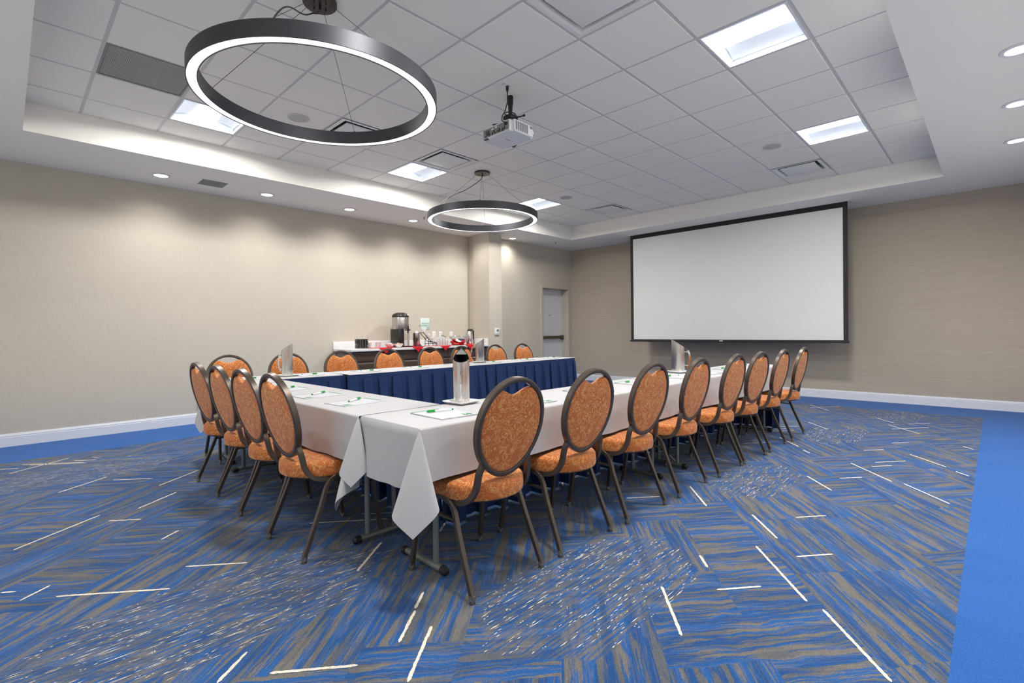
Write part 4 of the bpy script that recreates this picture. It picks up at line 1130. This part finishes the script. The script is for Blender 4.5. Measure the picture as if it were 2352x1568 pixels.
# ------------------------------------------------------------------ counter along the left wall
CX0, CX1, CF, CZ = 3.60, PX0, 6.845, 0.905
xs = [3.642, 4.55, 5.465, PX0 - 0.003]
for k in range(3):
    x0, x1 = xs[k], xs[k + 1]
    t = thing('base_cabinet', 'dark brown padded-front base cabinet under the counter, ' + ['left, below the napkin holder', 'middle, below the coffee urn and glasses', 'right, beside the pillar'][k], 'cabinet', (x0, 0, 0), 0, 'base cabinets under the counter')
    W = x1 - x0
    obj('carcass', MB().box(0, W, 6.905, Y1 - 0.002, 0.10, 0.866).box(0.0, W, 6.96, Y1 - 0.002, 0.0, 0.10), MT['taupe'] if k == 0 else MT['brown'], t, smooth=False)
    for z0, z1 in ((0.70, 0.862), (0.535, 0.692), (0.37, 0.527), (0.115, 0.362)):
        fb = MB()
        def pad(u, v, z0=z0, z1=z1):
            x = 0.006 + u * (W - 0.012); z = z0 + v * (z1 - z0)
            e = min(1, min(u, 1 - u) * (W - 0.012) / 0.03) ; f = min(1, min(v, 1 - v) * (z1 - z0) / 0.03)
            bulge = 0.014 * math.sqrt(max(0, 1 - (1 - e) ** 2)) * math.sqrt(max(0, 1 - (1 - f) ** 2))
            return (x, 6.903 - bulge, z)
        fb.grid(pad, 44, 16)
        obj('drawer_front', fb, MT['brown'], t, angle=60)
t = thing('countertop', 'white speckled stone countertop with backsplash along the left wall', 'countertop')
obj('slab', MB().rbox(CX0, CX1 - 0.002, CF, Y1 - 0.001, CZ - 0.037, CZ, 0.004), MT['quartz'], t)
obj('backsplash', MB().rbox(CX0, 6.437, Y1 - 0.022, Y1 - 0.001, CZ, CZ + 0.112, 0.002), MT['quartz'], t)
obj('side_splash', MB().rbox(CX1 - 0.022, CX1 - 0.001, CF + 0.01, WB + 0.05, CZ, CZ + 0.112, 0.002), MT['quartz'], t)
Zc = CZ + 0.0008

# red napkins lying as a runner with hanging points
def red_napkin(x, half, label, y1=7.22):
    mb = MB(); n = 14
    pf = [(y1, 0.0), (7.0, 0.0), (CF + 0.01, 0.0), (CF - 0.003, -0.002), (CF - 0.006, -0.012), (CF - 0.007, -0.04), (CF - 0.008, -0.085)]
    wd = [1.0, 1.0, 0.42, 0.38, 0.33, 0.17, 0.004]
    vs = []
    for (y, dz), w_ in zip(pf, wd):
        for k in range(n + 1): vs.append((x + (k / n * 2 - 1) * half * w_, y, Zc + 0.002 + dz + 0.0008 * math.sin(k * 2.1)))
    m = n + 1
    mb.add(vs, [(i * m + k, i * m + k + 1, (i + 1) * m + k + 1, (i + 1) * m + k) for i in range(len(pf) - 1) for k in range(n)])
    o = obj('red_napkin', mb, MT['red'], angle=60); tag(o, label, 'napkin', 'red napkins under the coffee service')
red_napkin(4.18, 0.30, 'red napkin hanging over the counter edge below the bowls')
red_napkin(4.79, 0.29, 'red napkin hanging over the counter edge beside the black tent card')
red_napkin(5.36, 0.27, 'red napkin hanging over the counter edge below the drinking glasses')
red_napkin(5.93, 0.27, 'red napkin hanging over the counter edge at the right end')

# napkin holder
t = thing('wire_napkin_rack', 'chrome wire rack at the left end of the counter', 'rack', (3.87, 7.03, Zc))
obj('base_frame', MB().tube([(-0.085, -0.075, 0.006), (0.085, -0.075, 0.006), (0.085, 0.075, 0.006), (-0.085, 0.075, 0.006)], 0.003, 6, closed=True), MT['chrome'], t)
for sx, sy, ax in ((-0.045, -0.08, 0), (0.045, -0.08, 0), (-0.045, 0.08, 0), (0.045, 0.08, 0)):
    P = [(sx - 0.022, sy, 0.006), (sx - 0.022, sy, 0.18)] + [(sx - 0.022 * math.cos(math.pi * k / 8), sy, 0.18 + 0.022 * math.sin(math.pi * k / 8)) for k in range(9)] + [(sx + 0.022, sy, 0.18), (sx + 0.022, sy, 0.006)]
    obj('wire_hoop', MB().tube(P, 0.0022, 6, ref=(0, 1, 0)), MT['chrome'], t)
for k in range(9):
    o = obj('paper_napkin_stack', MB().rbox(-0.072, 0.072, -0.066, 0.066, 0, 0.0152, 0.0015), MT['black'], None, (3.87 + random.uniform(-0.008, 0.008), 7.03 + random.uniform(-0.006, 0.006), Zc + 0.011 + k * 0.0152), (0, 0, random.uniform(-0.12, 0.12)))
    tag(o, 'black folded napkins piled in the chrome wire rack', 'napkins', 'black napkins in the wire rack')
# cups
def cup_stack(x, y, n, label, h=0.085):
    mb = MB()
    t = thing('cup_stack', label, 'cups', (x, y, Zc))
    for k in range(n):
        obj('plastic_cup', MB().lathe([(0.024, k * 0.008), (0.034, h + k * 0.008), (0.036, h + k * 0.008), (0.0345, h + k * 0.008 - 0.004), (0.0335, h - 0.006 + k * 0.008), (0.023, k * 0.008 + 0.003), (0.0, k * 0.008 + 0.003)], 20), MT['cups'], t)
cup_stack(4.02, 7.06, 2, 'stack of clear cups just right of the napkin rack')
cup_stack(4.17, 7.08, 2, 'stack of clear cups left of the sugar bowl')
cup_stack(4.24, 7.14, 2, 'stack of clear cups behind the sugar bowl')
t = thing('creamer_jug', 'tiny glass jug between the cup stacks', 'jug', (4.09, 7.0, Zc))
obj('jug', MB().lathe([(0.014, 0), (0.02, 0.02), (0.013, 0.045), (0.017, 0.06), (0.015, 0.058), (0.012, 0.045), (0.018, 0.02), (0.0, 0.006)], 16), MT['glass'], t)
obj('stirrer', MB().tube([(0.002, 0, 0.01), (0.022, 0.004, 0.085)], 0.0014, 6), MT['black'], t)

def bowl(x, y, label, fill, label2, mats):
    t = thing('serving_bowl', label, 'bowl', (x, y, Zc + 0.0035), 0, 'small white bowls of packets')
    obj('shell', MB().lathe([(0.03, 0), (0.034, 0.004), (0.06, 0.022), (0.076, 0.052), (0.078, 0.056), (0.075, 0.055), (0.057, 0.025), (0.03, 0.008), (0, 0.007)], 32), MT['china'], t)
    rn = random.Random(int(x * 100))
    for k in range(26):
        a = rn.uniform(0, 6.28); r_ = 0.058 * math.sqrt(rn.random()); zz = 0.044 + 0.03 * (1 - (r_ / 0.06) ** 2) * rn.random()
        o = obj('sugar_packet', MB().rbox(-0.02, 0.02, -0.012, 0.012, -0.002, 0.002, 0.0009), MT[mats[k % len(mats)]], None, (x + r_ * math.cos(a), y + r_ * math.sin(a), Zc + zz), (rn.uniform(-0.7, 0.7), rn.uniform(-0.7, 0.7), rn.uniform(0, 3)))
        tag(o, label2, 'packet', fill)
bowl(4.37, 7.03, 'white bowl of white packets on the counter', 'white packets in the left bowl', 'white packet heaped in the left white bowl', ['sugar'])
bowl(4.49, 6.96, 'white bowl of mixed coloured packets in front of the urn', 'coloured packets in the right bowl', 'pink or yellow packet heaped in the right white bowl', ['yellow', 'pastel', 'yellow', 'sugar'])

# coffee urn
t = thing('coffee_urn', 'tall steel and black coffee urn on the counter', 'coffee urn', (4.66, 7.16, Zc))
obj('stand', MB().lathe([(0.135, 0.0), (0.135, 0.012), (0.13, 0.016)], 40).rbox(-0.125, -0.02, -0.125, 0.125, 0.012, 0.305, 0.02).rbox(-0.02, 0.09, 0.02, 0.125, 0.012, 0.305, 0.02), MT['black'], t)
obj('tank', MB().lathe([(0.138, 0.30), (0.140, 0.305), (0.140, 0.495), (0.138, 0.50)], 48), MT['steel'], t)
ld = obj('lid', MB().lathe([(0.141, 0.498), (0.142, 0.51), (0.138, 0.53), (0.112, 0.555), (0.108, 0.562), (0.075, 0.566), (0.07, 0.574), (0.0, 0.577)], 48), MT['black'], t)
obj('lid_label', MB().rbox(0.05, 0.085, -0.125, -0.11, 0.525, 0.545, 0.002), MT['plate'], ld)
fc = obj('faucet', MB().rbox(0.02, 0.05, -0.185, -0.13, 0.27, 0.31, 0.006).tube([(0.035, -0.165, 0.28), (0.035, -0.165, 0.23)], 0.011, 10), MT['black'], t)
obj('faucet_lever', MB().tube([(0.035, -0.175, 0.31), (0.03, -0.18, 0.35)], 0.010, 8), MT['black'], fc)
obj('faucet_shank', MB().tube([(-0.02, -0.15, 0.285), (0.075, -0.175, 0.285)], 0.012, 10), MT['chrome'], fc)
obj('sight_tube', MB().tube([(0.075, -0.115, 0.02), (0.075, -0.115, 0.27)], 0.014, 10), MT['steel'], t)
obj('drip_tray', MB().rbox(-0.03, 0.12, -0.185, -0.06, 0.004, 0.02, 0.004), MT['rubber'], t)

# black cone cup
t = thing('cone_cup_stack', 'flared black paper cups beside the urn', 'cups', (4.86, 7.02, Zc))
for k in range(3): obj('cup', MB().lathe([(0.02, k * 0.012), (0.022, 0.05 + k * 0.012), (0.042, 0.125 + k * 0.012), (0.040, 0.124 + k * 0.012), (0.02, 0.05 + k * 0.012), (0.0, 0.005 + k * 0.012)], 20), MT['darkbr'], t)
# steel canister
t = thing('steel_canister', 'brushed steel lidded canister behind the packet stand', 'canister', (4.96, 7.14, Zc))
obj('can', MB().lathe([(0.058, 0), (0.06, 0.004), (0.06, 0.23), (0.056, 0.235)], 36), MT['steel'], t)
obj('lid', MB().lathe([(0.03, 0.235), (0.032, 0.255), (0.028, 0.262), (0, 0.263)], 24), MT['plate'], t)
# tent card
o = obj('tent_card', MB().add([(-0.03, -0.02, 0), (0.03, -0.02, 0), (0, 0.0, 0.05), (-0.03, 0.025, 0), (0.03, 0.025, 0)], [(0, 1, 2), (1, 4, 2), (4, 3, 2), (3, 0, 2), (0, 3, 4, 1)]), MT['darkbr'], None, (4.87, 6.9, Zc + 0.0035), smooth=False)
tag(o, 'small dark pyramid tent card at the counter edge', 'tent card')
# packet stand
t = thing('packet_stand', 'stepped black wire stand on the counter', 'stand', (5.17, 7.1, Zc))
for sx in (-0.05, 0.05):
    obj('side_rail', MB().tube([(-0.13, sx, 0.24), (0.02, sx, 0.09), (0.15, sx, 0.055)], 0.006, 6).tube([(-0.02, sx, 0.13), (-0.02, sx, 0.004)], 0.005, 6).tube([(0.15, sx, 0.06), (0.15, sx, 0.004)], 0.005, 6).tube([(-0.02, sx, 0.045), (0.15, sx, 0.045)], 0.005, 6), MT['black'], t)
for x, z in ((-0.12, 0.235), (-0.03, 0.14), (0.06, 0.08), (0.15, 0.056)): obj('cross_rail', MB().tube([(x, -0.05, z), (x, 0.05, z)], 0.005, 6), MT['black'], t)
for k, (dx, z, r_, h_) in enumerate(((-0.085, 0.245, 0.05, 0.085), (0.005, 0.145, 0.045, 0.08), (0.09, 0.095, 0.045, 0.07))):
    j = thing('glass_jar', 'glass jar ' + ['on the top step', 'on the middle step', 'on the bottom step'][k] + ' of the black packet stand', 'jar', (5.17 + dx, 7.1, Zc + z - 0.005), 0, 'jars on the packet stand')
    obj('jar', MB().lathe([(r_ * 0.8, 0), (r_, 0.012), (r_, h_ * 0.8), (r_ * 0.85, h_), (r_ * 0.8, h_), (r_ * 0.93, h_ * 0.8), (r_ * 0.93, 0.014), (0, 0.006)], 24), MT['glass'], j)
    rn = random.Random(k)
    for q in range(5):
        o = obj('tea_packet', MB().rbox(-0.022, 0.022, -0.016, 0.016, -0.003, 0.003, 0.001), MT[[['sugar', 'sugar'], ['blue', 'sugar'], ['lime', 'orange']][k][q % 2]], None, (5.17 + dx + rn.uniform(-0.012, 0.012), 7.1 + rn.uniform(-0.012, 0.012), Zc + z + 0.012 + q * 0.010), (rn.uniform(-0.3, 0.3), rn.uniform(-0.3, 0.3), rn.uniform(0, 3)))
        tag(o, ['white', 'blue or white', 'lime or orange'][k] + ' packet in the ' + ['top', 'middle', 'bottom'][k] + ' jar of the packet stand', 'packet', ['white', 'blue', 'bright'][k] + ' packets in the stand')
# tumblers
g0 = thing('drinking_glass', '', 'glass', (5.36, 7.05, Zc), 0, 'upturned glasses on the counter')
obj('tumbler', MB().lathe([(0.033, 0), (0.030, 0.138), (0.028, 0.142), (0.0, 0.142), (0.0, 0.134), (0.0275, 0.132), (0.0305, 0.002)], 24), MT['glass'], g0)
g0['label'] = 'upturned drinking glass in the group below the wall outlets'
for k in range(1, 10): dup(g0, (5.36 + (k % 5) * 0.058 + (0.02 if k > 4 else 0), 7.05 + (k // 5) * 0.09, Zc), 0, g0['label'])
# red dish and steel bowl
t = thing('red_serving_dish', 'glossy red oval dish under the steel mesh bowl', 'dish', (5.78, 7.02, Zc + 0.0035))
mred = plain('glossy_red_glaze', (196, 18, 30), 0.15, coat=0.5)
def rd(u, v):
    th = u * 2 * math.pi; pr_ = [(0.07, 0.0), (0.12, 0.006), (0.155, 0.025), (0.15, 0.03), (0.10, 0.014), (0.0, 0.012)]
    k = v * (len(pr_) - 1); i = min(int(k), len(pr_) - 2); f = k - i
    r_ = pr_[i][0] * (1 - f) + pr_[i + 1][0] * f; z_ = pr_[i][1] * (1 - f) + pr_[i + 1][1] * f
    if r_ > 0.12: z_ += 0.05 * abs(math.cos(th)) ** 3 * (r_ - 0.12) / 0.035
    return (r_ * math.cos(th), r_ * 0.7 * math.sin(th), z_)
obj('dish', MB().grid(rd, 48, 10), mred, t, angle=60)
t = thing('steel_mesh_bowl', 'shiny steel bowl with a pierced rim sitting in the red dish', 'bowl', (5.79, 7.02, Zc + 0.018))
obj('bowl', MB().lathe([(0.05, 0), (0.09, 0.012), (0.125, 0.055), (0.145, 0.10), (0.142, 0.10), (0.12, 0.055), (0.086, 0.016), (0, 0.006)], 40), MT['chrome'], t)
obj('rim_wire', MB().tube([(0.158 * math.cos(2 * math.pi * k / 48), 0.158 * math.sin(2 * math.pi * k / 48), 0.145) for k in range(48)], 0.003, 6, closed=True), MT['chrome'], t)
zz = MB().tube([((0.144 + 0.013 * (k % 2)) * math.cos(2 * math.pi * k / 64), (0.144 + 0.013 * (k % 2)) * math.sin(2 * math.pi * k / 64), 0.10 + 0.043 * (k % 2)) for k in range(64)], 0.0022, 5, closed=True)
o = obj('rim_lattice', zz, MT['chrome'], t); o['kind'] = 'stuff'
# thermal carafe
t = thing('thermal_carafe', 'slim brushed steel thermal carafe beside the steel bowl', 'carafe', (6.15, 7.12, Zc))
obj('flask', MB().lathe([(0.062, 0), (0.065, 0.006), (0.062, 0.16), (0.05, 0.235), (0.042, 0.255)], 32), MT['steel'], t)
obj('stopper', MB().lathe([(0.043, 0.254), (0.045, 0.275), (0.03, 0.285), (0, 0.287)], 24).rbox(-0.02, 0.075, -0.012, 0.012, 0.27, 0.29, 0.004), MT['black'], t)
obj('grip', MB().sweep([(-0.048, 0, 0.25), (-0.085, 0, 0.23), (-0.1, 0, 0.15), (-0.085, 0, 0.06), (-0.062, 0, 0.04)], [(-0.009, -0.004), (0.009, -0.004), (0.009, 0.004), (-0.009, 0.004)], ref=(0, 1, 0)), MT['chrome'], t, angle=60)
t = thing('serving_tongs', 'red-tipped steel serving tongs leaning by the carafe', 'tongs', (6.02, 6.98, Zc + 0.004))
obj('arm', MB().tube([(0, 0, 0.004), (0.03, 0.03, 0.05), (0.05, 0.06, 0.11)], 0.004, 6), MT['chrome'], t)
obj('arm', MB().tube([(0.025, 0, 0.004), (0.045, 0.03, 0.05), (0.05, 0.06, 0.11)], 0.004, 6), MT['chrome'], t)
obj('tip', MB().tube([(0, 0, 0.004), (0.012, 0.012, 0.022)], 0.007, 6), mred, t)
# dark dispenser in the niche
t = thing('wall_dispenser', 'dark arched dispenser on the wall beside the pillar', 'dispenser', (6.405, 7.33, 1.005))
mb = MB(); n = 10
pf = [(-0.045, 0.0), (0.045, 0.0)] + [(0.045 * math.cos(math.pi * k / n), 0.125 + 0.045 * math.sin(math.pi * k / n)) for k in range(n + 1)]
mb.add([(x_, y_, z_) for x_ in (-0.055, 0.033) for y_, z_ in pf], [tuple(range(len(pf))), tuple(range(2 * len(pf) - 1, len(pf) - 1, -1))] + [(i, (i + 1) % len(pf), len(pf) + (i + 1) % len(pf), len(pf) + i) for i in range(len(pf))])
obj('housing', mb, MT['darkbr'], t)
obj('tray', MB().rbox(-0.075, 0.03, -0.04, 0.04, 0.0, 0.014, 0.003), MT['black'], t)

# ------------------------------------------------------------------ wall devices
t = thing('occupancy_sign', 'pale sign reading MAXIMUM OCCUPANCY 100 on the wall above the counter', 'sign', (5.358, Y1, 1.305))
obj('panel', MB().rbox(-0.1, 0.1, -0.008, -0.0015, -0.1, 0.1, 0.001), MT['signw'], t)
for k, s_ in enumerate(('MAXIMUM', 'OCCUPANCY', '100')):
    put('lettering', text_mesh('lettering', s_, 0.036 if k < 2 else 0.034, MT['stxt'], 'RIGHT'), t, (0.092, -0.0088, -0.012 - k * 0.0365), (R(90), 0, 0))
def make_outlet():
    t = thing('wall_outlet', '', 'outlet', group='white wall outlets above the counter')
    obj('cover', MB().rbox(-0.036, 0.036, -0.006, -0.0005, -0.058, 0.058, 0.002), MT['plate'], t)
    for z in (0.022, -0.022):
        s_ = obj('socket', MB().rbox(-0.017, 0.017, -0.0085, -0.005, z - 0.015, z + 0.015, 0.002), MT['white'], t)
        obj('slots', MB().box(-0.007, -0.0045, -0.0088, -0.008, z - 0.006, z + 0.006).box(0.0045, 0.007, -0.0088, -0.008, z - 0.006, z + 0.006), MT['gdark'], s_, smooth=False)
    return t
o0 = make_outlet(); o0.location = (5.56, Y1, 1.105); o0['label'] = 'left wall outlet above the drinking glasses'
dup(o0, (5.71, Y1, 1.10), 0, 'middle wall outlet with a black cord plugged in')
dup(o0, (5.963, Y1, 1.095), 0, 'right wall outlet above the steel bowl')
o = obj('power_cord', MB().tube([(5.725, Y1 - 0.009, 1.085), (5.73, Y1 - 0.04, 1.085), (5.79, Y1 - 0.07, 1.05), (5.83, Y1 - 0.08, 0.97), (5.90, Y1 - 0.12, 0.925), (6.0, Y1 - 0.16, Zc + 0.006), (6.08, Y1 - 0.22, Zc + 0.006)], 0.005, 8), MT['black'])
tag(o, 'black cord drooping from the middle wall outlet to the counter', 'cord')
t = thing('thermostat', 'white thermostat with small display on the pillar', 'thermostat', (6.562, PY0, 1.145))
bd = obj('case', MB().rbox(-0.06, 0.06, -0.024, -0.001, -0.062, 0.062, 0.006), MT['plate'], t)
obj('display', MB().box(-0.02, 0.04, -0.0255, -0.0238, 0.0, 0.042), MT['lcd'], bd, smooth=False)
for x in (-0.028, -0.008, 0.012, 0.032): obj('button', MB().rbox(x - 0.006, x + 0.006, -0.0265, -0.0235, -0.038, -0.028, 0.001), MT['tee'], bd)
